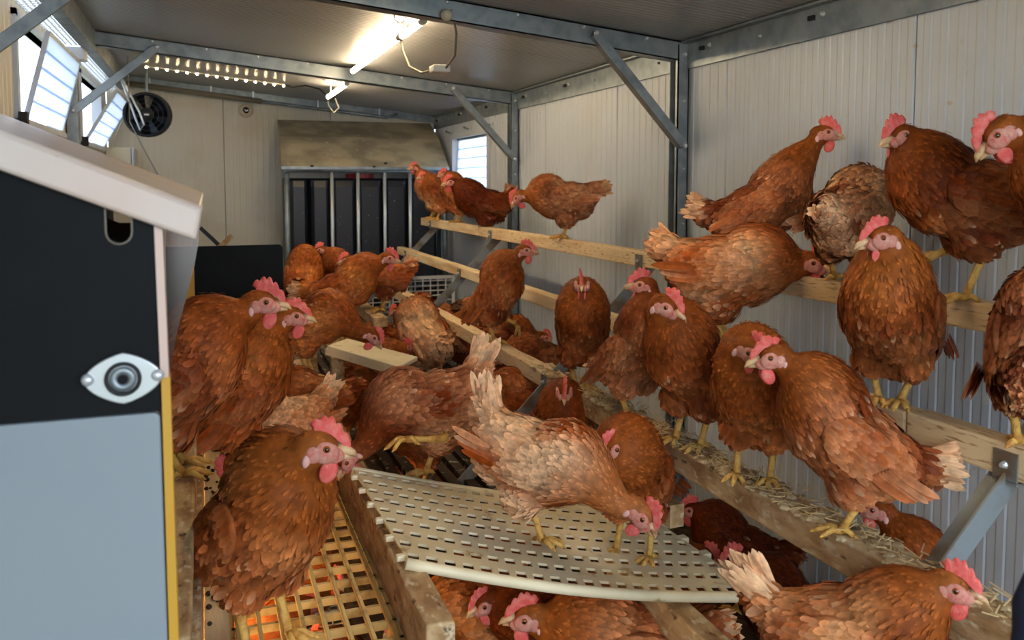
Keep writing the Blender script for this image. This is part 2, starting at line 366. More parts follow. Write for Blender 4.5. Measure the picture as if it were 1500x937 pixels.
for i, y in enumerate(YR):
    r = empty('trim_%d' % (5 + i), (.5, y, 2.0), kind='structure')
    # rafter: C channel, face towards the camera
    xa, xb = -.47, XR - .004
    m = MB(); hh = .062
    za, zb = ceil_z(xa) - .002, ceil_z(xb) - .002
    m.prism([(xa, y - .025, za), (xb, y - .025, zb), (xb, y - .025, zb - hh), (xa, y - .025, za - hh)], (0, .004, 0))
    m.prism([(xa, y - .025, za - hh), (xb, y - .025, zb - hh), (xb, y + .025, zb - hh), (xa, y + .025, za - hh)], (0, 0, .004))
    m.prism([(xa, y - .025, za - .004), (xb, y - .025, zb - .004), (xb, y + .025, zb - .004), (xa, y + .025, za - .004)], (0, 0, .004))
    m.build('rafter', 'galvanised', r)
    m = MB(); m.box(XR - .045, XR - .004, y - .027, y - .023, FZ, ceil_z(XR) - .01); m.box(XR - .008, XR - .004, y - .027, y + .027, FZ, ceil_z(XR) - .01)
    m.box(XR - .045, XR - .004, y + .023, y + .027, FZ, ceil_z(XR) - .01); m.box(XR - .045, XR - .041, y - .027, y - .012, FZ, ceil_z(XR) - .01)
    m.build('post', 'galvanised', r)
    m = MB(); m.box(XL + .004, XL + .05, y - .03, y + .03, FZ, 2.03); m.build('post', 'galvanised', r, bevel=.003)
    m = MB(); m.box(XL + .004, XL + .085, y - .05, y + .05, 1.975, 2.028); m.build('post_head', 'window_frame_metal', r, bevel=.003)
    # braces
    p1, p2 = Vector((1.15, y - .034, ceil_z(1.15) - .03)), Vector((XR - .03, y - .034, 1.575))
    MB().bar(p1, p2, .030, .036, up=(0, 1, 0)).build('brace', 'galvanised', r, bevel=.002)
    q1, q2 = Vector((-.18, y - .034, ceil_z(-.18) - .035)), Vector((XL + .035, y - .034, 1.76))
    MB().bar(q1, q2, .034, .012, up=(0, 1, 0)).build('brace', 'galvanised', r, bevel=.002)
    for p in (p1, p2, q1, q2): bolt(p - Vector((0, .008 if p in (q1, q2) else .019, 0)), (0, -1, 0), .009, r)
    for k in range(8):
        x = -.2 + k * .22; bolt((x, y - .026, ceil_z(x) - .012), (0, -1, 0), .0055, r)
    bolt((XR - .022, y - .029, 1.87), (0, -1, 0), .009, r)
    for z in (1.72, 1.5, 1.32, 1.0): bolt((XR - .022, y - .028, z), (0, -1, 0), .004, r)
# light panel under the ceiling at the back: tilted soffit boards and the back eave trim
MB().bar((XL, YB - .02, ceil_z(XL) - .022), (XR, YB - .02, ceil_z(XR) - .022), .03, .05, up=(0, 0, 1)).build('trim_8', 'galvanised', kind='structure')

# ================================================================== FITTINGS
# hanging LED tubes
def led_tube(pa, pb, label, r=.011):
    pa, pb = Vector(pa), Vector(pb)
    t = empty('led_tube_lamp', (pa + pb) / 2 + Vector((0, 0, .012)), label=label, cat='lamp', group='led tubes under the ceiling')
    MB().tube([pa, pb], r, 10).build('light_tube', 'led_tube_light', t, smooth=True)
    d = (pb - pa).normalized()
    for p, s in ((pa, -1), (pb, 1)): MB().tube([p + d * s * .001, p + d * s * .03], r * 1.05, 10).build('end_cap', 'cable_white', t)
    for f in (.15, .85):
        p = pa.lerp(pb, f); MB().box(p.x - .003, p.x + .003, p.y - .008, p.y + .008, p.z + r * .8, ceil_z(p.x) + .002).build('clip', 'bright_steel', t)
lx = .645; lz = ceil_z(lx) - .035
led_tube((lx, 1.3, lz), (lx, 1.8, lz), 'glowing tube lamp along the ceiling above the foreground')
led_tube((lx, 2.63, lz - .01), (lx, 2.90, lz - .008), 'short glowing tube lamp nearest the middle rafter')
led_tube((lx, 2.965, lz - .006), (lx, 3.93, lz), 'long glowing tube lamp running along the ceiling')
led_tube((lx + .01, 4.20, lz - .03), (lx + .01, 4.83, lz - .03), 'glowing tube lamp beyond the far rafter')
c = MB(); z0 = lz
c.tube([(lx, 2.93, z0), (lx + .002, 2.9, z0 - .06), (lx + .01, 2.84, z0 - .12), (lx + .03, 2.75, z0 - .15), (lx + .05, 2.66, z0 - .15)], .004, 6)
c.tube([(lx + .075, 2.62, z0 - .15), (lx + .085, 2.55, z0 - .12), (lx + .075, 2.50, z0 - .06), (lx + .05, 2.46, z0 + .0), (lx + .03, 2.45, z0 - .02)], .004, 6)
hc = empty('hanging_cable', (lx + .04, 2.7, z0), label='looped lamp cable hanging below the near end of the tubes', cat='cable')
c.build('wire', 'cable_grey', hc, smooth=True)
MB().box(lx + .035, lx + .09, 2.615, 2.675, z0 - .162, z0 - .138).build('plug_connector', 'cable_white', hc, bevel=.005)
MB().ball((lx + .03, 2.445, z0 - .02), .018).build('junction', 'cream_box', hc, smooth=True)
hc2 = empty('hanging_cable', (lx, 4.85, z0 - .03), label='small cable loop at the far end of the farthest tube lamp', cat='cable')
MB().tube([(lx + .01, 4.86, z0 - .03), (lx + .02, 4.9, z0 - .07), (lx + .05, 4.92, z0 - .11), (lx + .08, 4.92, z0 - .08), (lx + .06, 4.92, z0 - .03)], .004, 6).build('wire', 'cable_white', hc2, smooth=True)
for k, (x, y) in enumerate(((.575, 2.62), (.55, 4.2))):
    MB().tube([(x + .018 * cos(a), y, ceil_z(x) - .02 - .02 * (1 + sin(a))) for a in np.linspace(pi / 2, pi * 2.4, 14)], .0022, 5).build('ceiling_hook', 'bright_steel', label='bent wire hook on the ceiling beside the ' + ('near tube lamp' if k == 0 else 'far tube lamp'), cat='hook', smooth=True)
# LED string
st = empty('led_strip', (.07, 4.94, 2.0), label='strip of small glowing led spots across the ceiling at the back', cat='lamp')
pa, pb = Vector((-.275, 4.94, ceil_z(-.275) - .018)), Vector((.425, 4.94, ceil_z(.425) - .018))
MB().bar(pa, pb, .016, .006).build('rail', 'cable_white', st)
for k in range(15):
    p = pa.lerp(pb, k / 14); MB().ball(p - Vector((0, 0, .006)), .0065, seg=8, ring=5).build('led_spot', 'led_dot_light', st)
MB().tube([pb, pb + Vector((.05, 0, -.012)), pb + Vector((.12, 0, -.0)), pb + Vector((.2, 0, -.018)), (lx, 4.9, z0 - .01)], .004, 6).build('wire', 'black_rubber', st, smooth=True)
# conduit along the back wall top
cd = empty('conduit', (.5, 5.66, 1.98), label='grey conduit pipe running under the ceiling along the back wall', cat='pipe')
MB().tube([(-.45, 5.66, ceil_z(-.45) - .05), (.35, 5.66, ceil_z(.35) - .055)], .017, 10).build('thick_pipe', 'cable_grey', cd, smooth=True)
MB().tube([(.35, 5.66, ceil_z(.35) - .055), (1.15, 5.66, ceil_z(1.15) - .055), (1.22, 5.66, ceil_z(1.22) - .02)], .010, 8).build('thin_pipe', 'galvanised', cd, smooth=True)
for x in (-.3, .05, .3, .7, 1.1): MB().box(x - .004, x + .004, 5.655, 5.665, ceil_z(x) - .05, ceil_z(x)).build('hanger', 'bright_steel', cd)
# fan
fp = at(216, 168, Y=5.15); fr = .123
fan = empty('circulation_fan', fp, label='round black fan hanging in the far left corner', cat='fan')
ax = Vector((-.1, -1, -.05)).normalized()
MB().lathe(fp, ax, [(fr * .93, -.05), (fr, -.05), (fr, .03), (fr * .93, .035), (fr * .9, .0), (fr * .9, -.05)], 32).build('housing', 'black_rubber', fan, smooth=True)
MB().lathe(fp, ax, [(0, -.045), (fr * .92, -.045), (fr * .92, -.04), (0, -.04)], 32).build('back_plate', 'dark_hole', fan)
MB().lathe(fp, ax, [(0, .03), (.035, .028), (.04, .0), (.04, -.03)], 20).build('hub', 'black_rubber', fan, smooth=True)
hb = fp + ax * .0305; MB().box(hb.x - .012, hb.x + .012, hb.y - .002, hb.y, hb.z - .004, hb.z + .004).build('badge', 'cable_white', fan)
fu = ax.orthogonal().normalized(); fw_ = ax.cross(fu)
for k in range(7):
    a = 2 * pi * k / 7; d = fu * cos(a) + fw_ * sin(a); e = fu * cos(a + .45) + fw_ * sin(a + .45)
    MB().prism([fp + d * .038, fp + d * fr * .88 - ax * .01, fp + e * fr * .86 + ax * .018, fp + e * .038 + ax * .012], ax * .003).build('blade', 'black_plastic', fan)
for k in range(4):
    R = fr * (.3 + .2 * k)
    MB().tube([fp + ax * .034 + (fu * cos(a) + fw_ * sin(a)) * R for a in np.linspace(0, 2 * pi, 29)], .0016, 4).build('guard_ring', 'black_plastic', fan)
MB().tube([fp + fu * 0 + Vector((0, 0, fr)), (fp.x, fp.y, ceil_z(fp.x))], .008, 6).build('hanger_rod', 'galvanised', fan)
# cords near the fan
MB().tube([(-.40, 4.9, 2.02), (-.36, 4.88, 1.93), (-.31, 4.86, 1.82), (-.29, 4.86, 1.76), (-.31, 4.85, 1.73), (-.33, 4.86, 1.79), (-.385, 4.9, 1.96), (-.41, 4.93, 2.02)], .005, 6).build('cable', 'bright_steel', label='loose silver cable bundle hanging left of the fan', cat='cable', smooth=True)
a_, b_ = at(190, 178, Y=4.8), at(229, 252, Y=4.2)
MB().tube([(a_.x, a_.y, ceil_z(a_.x)), a_, a_.lerp(b_, .5) + Vector((0, 0, -.004)), b_, b_.lerp(a_, -1.2)], .003, 5).build('pull_cord', 'cable_grey', label='thin grey cord slanting down below the fan', cat='cord')
a_, b_ = at(182, 168, Y=5.3), at(160, 222, Y=5.52)
MB().tube([a_, a_.lerp(b_, .5), b_], .0035, 5).build('pull_cord', 'cable_white', label='short white cord from far window flap down to the box', cat='cord')
# box in the far left corner
p0, p1 = at(150, 215, Y=5.5), at(196, 216, Y=5.5)
bx = empty('switch_box', ((p0.x + p1.x) / 2, 5.6, 1.45), label='cream box cabinet on the back wall in far left corner', cat='cabinet')
MB().box(max(p0.x, XL + .01), p1.x - .015, 5.5, 5.745, 1.35, p0.z).build('body', 'cream_box', bx, bevel=.006)
MB().box(p1.x - .013, p1.x, 5.49, 5.745, 1.35, p0.z - .004).build('side_cover', 'window_frame_metal', bx, bevel=.003)
# round camera / sensor
p = at(360, 162, Y=YB)
cs = empty('wall_sensor', p, label='small round white sensor with dark centre on back wall', cat='sensor')
MB().lathe(p, (0, -1, 0), [(.045, 0), (.045, .012), (.03, .035), (.02, .036)], 24).build('housing', 'cream_box', cs, smooth=True)
MB().lathe(p, (0, -1, 0), [(.022, .03), (.019, .044), (.012, .046), (0, .046)], 20).build('lens', 'eye_black', cs, smooth=True)

# ---------------- IBC water tank with cage and hood
TY = 5.3
tank = empty('water_tank', (.96, 5.5, FZ), label='black plastic water tank in a galvanised cage at the back wall', cat='tank')
x0, x1 = at(419, 300, Y=TY).x, 1.455; zt = at(500, 250, Y=TY).z; zb = .62
eds = [at(u_, 330, Y=TY).x for u_ in (424, 455, 487, 525, 564, 601, 645)]
for k in range(6):
    a = eds[k]; bw = eds[k + 1] - a; m = MB()
    pts = []
    rr = .03
    for (cx_, cy_, a0) in ((a + bw - rr, TY + .045 + rr, -pi / 2), (a + rr, TY + .045 + rr, pi)):
        for j in range(5): pts.append((cx_ + rr * cos(a0 + j * pi / 8 * 1.0), cy_ + rr * sin(a0 + j * pi / 8)))
    pts = [(a, 5.72)] + [(a, TY + .10)] + [(a + .012, TY + .06), (a + .03, TY + .04), (a + bw - .03, TY + .04), (a + bw - .012, TY + .06)] + [(a + bw, TY + .10), (a + bw, 5.72)]
    rows = [(zb, .0), (zb + .04, 0), (zt - .10, 0), (zt - .06, .012), (zt - .045, .04)]
    b0 = []
    for z, ins in rows: b0.append([(x, max(y, TY + .04 + ins) if y < 5.6 else y, z) for x, y in pts])
    n = len(pts)
    vs = [v for r in b0 for v in r]
    fs = [(i * n + j, i * n + j + 1, (i + 1) * n + j + 1, (i + 1) * n + j) for i in range(len(rows) - 1) for j in range(n - 1)]
    fs.append(tuple((len(rows) - 1) * n + j for j in range(n)))
    m.add(vs, fs); m.build('tank_lobe', 'black_plastic', tank, smooth=False)
for u in (421, 487, 525, 564, 601, 652):
    x = at(u, 330, Y=TY).x
    MB().tube([(x, TY, zt - .01), (x, TY, zb - .02)], .011 if u not in (421, 652) else .016, 8).build('cage_bar', 'bright_steel' if u not in (421, 652) else 'galvanised', tank, smooth=True)
for z in (zt, .80): MB().tube([(x0, TY, z), (x1, TY, z)], .012, 8).build('cage_rail', 'galvanised', tank, smooth=True)
MB().tube([(x1 - .03, TY - .0, zt - .03), (x1 - .03, TY, .9)], .005, 6).build('cage_bar', 'galvanised', tank)
MB().lathe((at(535, 254, Y=TY).x, TY + .2, zt - .047), (0, 0, 1), [(.09, 0), (.09, .03), (0, .03)], 20).build('tank_cap', 'red_plastic', tank)
MB().box(x0, x1, TY + .03, 5.72, FZ, zb).build('pallet', 'wood_dirty', tank)
hd = empty('tank_hood', (.96, 5.5, 1.6), label='sloping dusty beige board hood above the black water tank', cat='hood')
A, B = at(407, 176, Y=5.70), at(630, 180, Y=5.70); Cc, D = at(658, 243, Y=5.26), at(412, 246, Y=5.26)
D.z = Cc.z = (D.z + Cc.z) / 2; A.z = B.z = (A.z + B.z) / 2; Cc.x = min(Cc.x, 1.475); B.x = min(B.x, 1.475)
K1 = A.lerp(D, .38) + Vector((0, -.05, .0)); K2 = B.lerp(Cc, .38) + Vector((0, -.05, .0))
MB().add([A, B, K2, K1, Cc, D] + [q + Vector((0, .006, -.008)) for q in (A, B, K2, K1, Cc, D)], [(0, 3, 2, 1), (3, 5, 4, 2), (6, 7, 8, 9), (9, 8, 10, 11), (5, 11, 10, 4), (0, 1, 7, 6)]).build('board', 'hood_board', hd)
MB().bar(D + Vector((0, 0, -.008)), Cc + Vector((0, 0, -.008)), .012, .018).build('edge_strip', 'galvanised', hd)
for u, v in ((457, 243), (565, 239), (548, 244)):
    p = at(u, v, Y=5.25); MB().ball(p, (.012, .006, .006), seg=8, ring=5).build('hook_knob', 'black_rubber', hd)
# white plastic grids under the tank
def wgrid(name, u0, u1, Y, z0, z1, label):
    xa, xb = at(u0, 440, Y=Y).x, at(u1, 440, Y=Y).x; xb = min(xb, 1.47)
    g = empty(name, ((xa + xb) / 2, Y, z0), label=label, cat='grid', group='white plastic grids by the tank')
    MB().box(xa, xb, Y - .006, Y + .006, z1 - .02, z1).build('frame_rail', 'plastic_white', g); MB().box(xa, xb, Y - .006, Y + .006, z0, z0 + .02).build('frame_rail', 'plastic_white', g)
    for x in (xa, xb): MB().box(x - .01, x + .01, Y - .007, Y + .007, z0, z1).build('frame_stile', 'plastic_white', g)
    n = int((xb - xa) / .045)
    for k in range(1, n): x = xa + (xb - xa) * k / n; MB().box(x - .003, x + .003, Y - .004, Y + .004, z0, z1).build('bar', 'plastic_white', g)
    n = int((z1 - z0) / .030)
    for k in range(1, n): z = z0 + (z1 - z0) * k / n; MB().box(xa, xb, Y - .005, Y + .003, z - .003, z + .003).build('bar', 'plastic_white', g)
zg = at(600, 405, Y=5.2).z
wgrid('plastic_grid', 520, 572, 5.2, FZ + .02, zg - .03, 'white plastic grid below the tank, left of the diagonal strut')
wgrid('plastic_grid', 574, 669, 5.2, FZ + .02, zg, 'white plastic grid below the tank, beside the right wall')

# ---------------- perches on the right
PER = {1: (1.26, 1.245), 2: (1.111, 1.072), 3: (.952, .898)}
def beam(name, x, zt, y0, y1, w, h, m, label, cat='perch', group='long wooden perches on the right', jit=.0):
    o = MB()
    n = max(2, int((y1 - y0) / .12)); vs = []; rnd = random.Random(int(x * 1000))
    for i in range(n + 1):
        y = y0 + (y1 - y0) * i / n; j = lambda: rnd.uniform(-jit, jit)
        vs += [(x - w / 2 + j(), y, zt - h), (x + w / 2 + j(), y, zt - h), (x + w / 2 + j(), y, zt + j()), (x - w / 2 + j(), y, zt + j())]
    fs = [(i * 4 + a, i * 4 + (a + 1) % 4, i * 4 + 4 + (a + 1) % 4, i * 4 + 4 + a) for i in range(n) for a in range(4)] + [(3, 2, 1, 0), (n * 4, n * 4 + 1, n * 4 + 2, n * 4 + 3)]
    return o.add(vs, fs).build(name, m, bevel=.004, label=label, cat=cat, group=group)
ya = at(708, 340, X=1.26).y
beam('wooden_perch', 1.26, 1.245, ya + .004, 5.1, .045, .045, 'wood_clean', 'far length of the top perch, beside the window', jit=.001)
yj = at(1200, 420, X=1.26).y
beam('wooden_perch', 1.26, 1.247, .3, ya, .045, .048, 'wood', 'top and highest perch against the right wall, long near length', jit=.001)
yj = 1.09
beam('wooden_perch', 1.111, 1.072, yj + .004, 5.1, .045, .045, 'wood_clean', 'middle perch, long far length under the top perch', jit=.001)
beam('wooden_perch', 1.111, 1.074, .3, yj, .05, .05, 'wood', 'middle perch, thick near length at the right frame edge', jit=.001)
beam('wooden_perch', .952, .898, .3, 2.15, .062, .055, 'wood_dirty', 'lowest perch, droppings covered near length', jit=.003)
beam('wooden_perch', .952, .898, 2.154, 5.1, .05, .05, 'wood', 'lowest perch, cleaner far length running to the tank', jit=.0015)
beam('low_rail', .825, .655, .5, 1.62, .05, .06, 'wood_dirty', 'dirty low wooden rail under the right side of the cream slatted panel', 'rail', None, jit=.002)
MB().bar((.93, 1.55, .745), (.89, 2.2, .745), .035, .05).build('low_rail', 'wood_dirty', label='short yellowish board beside the lowest perch behind the slatted panel', cat='rail')
# crust of droppings on the lowest perch
rn = np.random.RandomState(3)
m = MB()
for k in range(420):
    x = .952 + rn.uniform(-.034, .034); y = rn.uniform(.6, 2.4); r = rn.uniform(.004, .012)
    m.ball((x, y, .898 + r * .1), (r, r * rn.uniform(1, 1.8), r * .5), seg=6, ring=4)
m.build('droppings', 'grime', kind='stuff', label='crusted droppings caked on the lowest perch', cat='droppings')
# straw wisps
m = MB()
for k in range(500):
    x = .952 + rn.uniform(-.035, .035); y = rn.uniform(.7, 2.2); a = rn.uniform(0, pi); l = rn.uniform(.015, .035); z = .906 + rn.uniform(0, .006)
    m.bar((x, y, z), (x + l * cos(a) * .7, y + l * sin(a), z + rn.uniform(-.008, .008)), .0016, .0012)
m.build('straw', 'straw_dry', kind='stuff', label='loose straw wisps on the lowest perch', cat='straw')
# diagonal struts
STL = ('nearest, beside the right frame edge', 'second from the camera, at the middle post', 'third from the camera, left of the far post', 'farthest, beside the water tank')
for i, y in enumerate((.90, 2.30, 3.74, 4.86)):
    s = empty('perch_strut', (.92, y + .05, .8), label='galvanised diagonal strut carrying the perches, ' + STL[i], cat='strut', group='diagonal perch struts')
    e1, e2 = Vector((1.285, y, 1.21)), Vector((.44, y, FZ + .03))
    MB().bar(e1, e2, .035, .004, up=(0, 1, 0)).build('flat_bar', 'galvanised_dirty', s)
    MB().bar(e1 + Vector((0, .018, 0)), e2 + Vector((0, .018, 0)), .004, .036, up=(0, 1, 0)).build('flange', 'galvanised_dirty', s)
    for k in PER:
        x, z = PER[k]
        b = MB(); b.box(x - .028, x - .024, y - .02, y + .02, z - .05, z - .008); b.box(x - .028, x + .028, y - .02, y + .02, z - .055, z - .051)
        b.build('bracket', 'galvanised_dirty', s); bolt((x - .029, y, z - .028), (-1, 0, 0), .006, s)

# ---------------- left platform: side rail, edge beam, yellow grid
beam('platform_rail', -.052, .915, 1.05, 2.9, .045, .075, 'wood_dirty', 'dirty wooden rail standing along the nest box', 'rail', None, jit=.002)
MB().box(-.075, -.02, 1.02, 3.0, FZ, .835).build('side_board', 'wood_dirty', label='vertical wooden side board under the rail by the nest box', cat='board')
beam('platform_beam', .322, .785, 1.215, 3.3, .046, .105, 'wood_dirty', 'thick wooden beam with sawn end beside the yellow grid', 'beam', None, jit=.0015)
for y in (1.5, 3.2): MB().box(.302, .342, y, y + .04, FZ, .68).build('support_post', 'wood_dirty', label='wooden post under the platform beam, ' + ('near one' if y < 2 else 'far one'), cat='post')
db = MB().box(-.018, .022, 1.1, 3.0, .672, .692).build('dropping_board', 'wood_clean', label='narrow pale board between the rail and yellow grid', cat='board')
m = MB()
for k in range(60):
    r = rn.uniform(.003, .008); m.ball((rn.uniform(-.016, .02), rn.uniform(1.2, 2.4), .692 + r * .5), (r, r * 1.3, r * .8), seg=6, ring=4)
m.build('droppings', 'droppings', kind='stuff', label='dark droppings on the narrow pale board', cat='droppings')
g = empty('slatted_grid', (.16, 2.0, .69), label='yellow plastic bar grid that hens stand on at left', cat='grid')
for k in range(8):
    x = .035 + k * .0355; MB().box(x - .0035, x + .0035, 1.12, 3.25, .688, .700).build('bar', 'plastic_yellow_grid', g, bevel=.001)
for k in range(36):
    y = 1.13 + k * .06; MB().box(.025, .298, y - .004, y + .004, .676, .690).build('cross_bar', 'plastic_yellow_grid', g)
for x, z in ((.026, .66), (.296, .66)): MB().box(x - .004, x + .004, 1.12, 3.25, z, .69).build('side_bar', 'plastic_yellow_grid', g)
# fine mesh lower down, lit by the lamp below
g2 = empty('wire_mesh', (.16, 1.9, .40), label='fine pale mesh on the lower level under the yellow grid', cat='mesh')
m = MB()
for k in range(14): m.box(.0 + k * .022 - .001, .0 + k * .022 + .001, 1.15, 3.2, .400, .403)
for k in range(90): m.box(0, .29, 1.15 + k * .023 - .001, 1.15 + k * .023 + .001, .398, .401)
m.build('wires', 'plastic_cream', g2, kind='stuff')
lp = empty('strip_lamp', (-.0, 2.0, .62), label='warm strip lamp low under the nest box rail', cat='lamp')
MB().box(-.017, -.008, 1.3, 3.0, .615, .630).build('light_strip', 'floor_lamp_light', lp)
MB().box(-.0195, -.0165, 1.28, 3.02, .61, .64).build('holder', 'plastic_white', lp)

# ---------------- leaning slatted plastic panel
c00, c10, c11, c01 = Vector((.30, 1.42, .803)), Vector((1.0, 1.33, .678)), Vector((1.045, 1.86, .66)), Vector((.305, 1.90, .803))
c00, c01 = Vector((.312, 1.40, .806)), Vector((.305, 1.93, .800)); c10, c11 = Vector((1.0, 1.35, .655)), Vector((.985, 1.86, .655))
def plate(s, t):
    p = c00.lerp(c10, s).lerp(c01.lerp(c11, s), t); p = Vector(p); p.z -= .020 * sin(pi * s) * (1 - .3 * t)
    return p
pl = empty('slat_mat', plate(.5, .5), label='cream plastic slatted panel leaning across between the beam and rail', cat='panel')
NS, NT = 21, 9; TH_ = .005
m = MB(); idx = {}
def pv(s, t, d):
    k = (round(s, 5), round(t, 5), d)
    if k not in idx: p = plate(s, t); m.v.append((p.x, p.y, p.z - d)); idx[k] = len(m.v) - 1
    return idx[k]
for i in range(NS):
    for j in range(NT):
        s0, s1, t0, t1 = i / NS, (i + 1) / NS, j / NT, (j + 1) / NT
        if 0 < i < NS - 1 or True:
            ds, dt = (s1 - s0), (t1 - t0)
            sh = .0
            h = [(s0 + ds * .12, t0 + dt * .24), (s0 + ds * .72, t0 + dt * .24), (s0 + ds * .90, t0 + dt * .66), (s0 + ds * .30, t0 + dt * .66)]
            o_ = [(s0, t0), (s1, t0), (s1, t1), (s0, t1)]
            for a in range(4):
                b = (a + 1) % 4
                m.f.append((pv(*o_[a], 0), pv(*o_[b], 0), pv(*h[b], 0), pv(*h[a], 0)))
                m.f.append((pv(*o_[b], TH_), pv(*o_[a], TH_), pv(*h[a], TH_), pv(*h[b], TH_)))
                m.f.append((pv(*h[a], 0), pv(*h[b], 0), pv(*h[b], TH_), pv(*h[a], TH_)))

for i in range(NS):
    for t in (0, 1): m.f.append((pv(i / NS, t, 0), pv(i / NS, t, TH_), pv((i + 1) / NS, t, TH_), pv((i + 1) / NS, t, 0)))
for j in range(NT):
    for s in (0, 1): m.f.append((pv(s, j / NT, 0), pv(s, (j + 1) / NT, 0), pv(s, (j + 1) / NT, TH_), pv(s, j / NT, TH_)))
m.build('slat_plate', 'plastic_cream', pl, smooth=False)
for k in range(NT):
    a, b = plate(0, (k + .5) / NT), plate(1, (k + .5) / NT)
    # raised lengthwise ribs
    if 0 < k and k % 12 == 11: MB().tube([plate(s, k / NT) + Vector((0, 0, .0015)) for s in np.linspace(0.005, .995, 14)], .0035, 6).build('rib', 'plastic_cream', pl, smooth=True)
for t in (0, 1): MB().tube([plate(s, t) + Vector((0, 0, -.006)) for s in np.linspace(-.004, 1.004, 20)], .0105, 8).build('rim', 'plastic_cream', pl, smooth=True)
for k in range(6):
    p = plate(0, .05 + k * .17); MB().box(p.x - .014, p.x + .003, p.y - .007, p.y + .007, p.z - .010, p.z + .001).build('peg', 'plastic_cream', pl, bevel=.003)
    p = plate(1, .05 + k * .17); MB().box(p.x - .003, p.x + .016, p.y - .012, p.y + .012, p.z - .012, p.z + .002).build('peg', 'plastic_cream', pl, bevel=.003)
# second, far smooth panel
q = [at(478, 507, Y=2.75), at(508, 496, Y=3.0), at(607, 524, Y=2.85), at(580, 537, Y=2.6)]
zq = .93
q = [at(479, 506, Z=zq), at(508, 495, Z=zq), at(612, 522, Z=.90), at(585, 537, Z=.90)]
p2 = empty('plain_panel', (q[0] + q[2]) / 2, label='plain cream plastic panel lying behind the hens', cat='panel')
MB().prism(q, (0, 0, -.014)).build('board', 'plastic_cream', p2, bevel=.003)
MB().bar(q[3] + Vector((0, .01, -.02)), q[0] + Vector((0, .01, -.02)), .012, .02).build('rim', 'plastic_cream', p2)
for z_, (xx, y_) in zip((.88, .86), ((q[1] * .5 + q[0] * .5).xy, (q[2] * .5 + q[3] * .5).xy)):
    MB().box(xx - .02, xx + .02, y_ - .02, y_ + .02, FZ, z_).build('support_leg', 'wood_dirty', p2)

# ---------------- nest box at the left
NY = .9
nest = empty('nest_box', (-.3, 1.4, FZ), label='nest box with black end panel and pale lid in the left foreground', cat='nest box')
ER, EL = -.0475, XL + .02
zl = lambda x: 1.4135 + (-.046 - x) * .44       # black panel top edge (slopes with lid)
bm = bmesh.new()
outer = [(EL, zl(EL)), (ER, zl(ER)), (ER + .001, 1.2265), (EL, 1.2265)]
sx, sz0, sz1, sr = at(174, 330, Y=NY).x, at(174, 340, Y=NY).z, at(174, 290, Y=NY).z, .0115
hole = [(sx + sr * cos(a), sz0 + sr * sin(a)) for a in np.linspace(pi, 2 * pi, 9)] + [(sx + sr * cos(a), sz1 + sr * sin(a)) for a in np.linspace(0, pi, 9)]
def loop_edges(pts, y):
    vs = [bm.verts.new((x, y, z)) for x, z in pts]; return vs, [bm.edges.new((vs[i], vs[(i + 1) % len(vs)])) for i in range(len(vs))]
v1, e1 = loop_edges(outer, NY); v2, e2 = loop_edges(hole, NY)
bmesh.ops.triangle_fill(bm, use_beauty=True, edges=e1 + e2)
r_ = bmesh.ops.extrude_face_region(bm, geom=bm.faces[:]); bmesh.ops.translate(bm, verts=[v for v in r_['geom'] if isinstance(v, bmesh.types.BMVert)], vec=(0, .012, 0))
bmesh.ops.recalc_face_normals(bm, faces=bm.faces)
me = bpy.data.meshes.new('end_panel'); bm.to_mesh(me); bm.free(); me.materials.append(MATS['black_panel'])
o = bpy.data.objects.new('end_panel', me); col.objects.link(o); o.parent = nest; o.matrix_parent_inverse = Matrix.Translation(nest.location).inverted()
MB().tube([(x, NY - .0005, z) for x, z in hole] + [(hole[0][0], NY - .0005, hole[0][1])], .0009, 6).build('slot_rim', 'cable_grey', nest)
MB().box(EL, ER - .02, NY + .3, NY + .31, .9, 1.4).build('inner_panel', 'dark_hole', nest)
MB().prism([(EL, NY - .004, 1.2255), (ER - .004, NY - .004, 1.2255), (ER + .0005, NY - .004, 1.222), (ER + .003, NY - .004, .6), (EL, NY - .004, .6)], (0, .016, 0)).build('lower_panel', 'blue_grey_panel', nest, bevel=.002)
MB().prism([(ER, NY - .003, zl(ER) - .0), (ER + .0075, NY - .003, zl(ER) - .003), (ER + .0095, NY - .003, 1.26), (ER + .002, NY - .003, 1.26)], (0, .02, 0)).build('edge_trim', 'pink_white_trim', nest)
MB().prism([(ER + .0025, NY - .002, 1.26), (ER + .0105, NY - .002, 1.26), (ER + .0135, NY - .002, .6), (ER + .0035, NY - .002, .6)], (0, .02, 0)).build('edge_trim', 'yellow_panel', nest, label='yellow edge trim')
# body, lid
MB().prism([(EL, NY + .03, .6), (ER - .004, NY + .03, .6), (ER - .004, NY + .03, 1.38), (EL, NY + .03, 1.58)], (0, .25, 0)).build('body', 'black_panel', nest)
MB().prism([(EL, NY + .28, .6), (-.22, NY + .28, .6), (-.22, NY + .28, 1.44), (EL, NY + .28, 1.57)], (0, 1.2, 0)).build('body', 'black_panel', nest)
lid_prof = []
def lidp(x, dz): return (x, 1.4135 + (-.046 - x) * .40 + dz)
LXR = -.003
a_ = lidp(EL - .0, .001); b_ = lidp(LXR - .006, -.004); c_ = lidp(LXR, .030); d_ = lidp(EL, .042)
yq = .885
poly = [(a_[0], yq, a_[1]), (b_[0], yq, b_[1]), (c_[0], yq, c_[1]), (d_[0], yq, d_[1])]
MB().prism(poly, (0, 1.6, 0)).build('lid', 'pvc_lid', nest, bevel=.004)
MB().tube([(c_[0] - .001, yq + .006, c_[1] - .003), (d_[0], yq + .006, d_[1] - .003)], .005, 8).build('lid_rim', 'pvc_lid', nest, smooth=True)
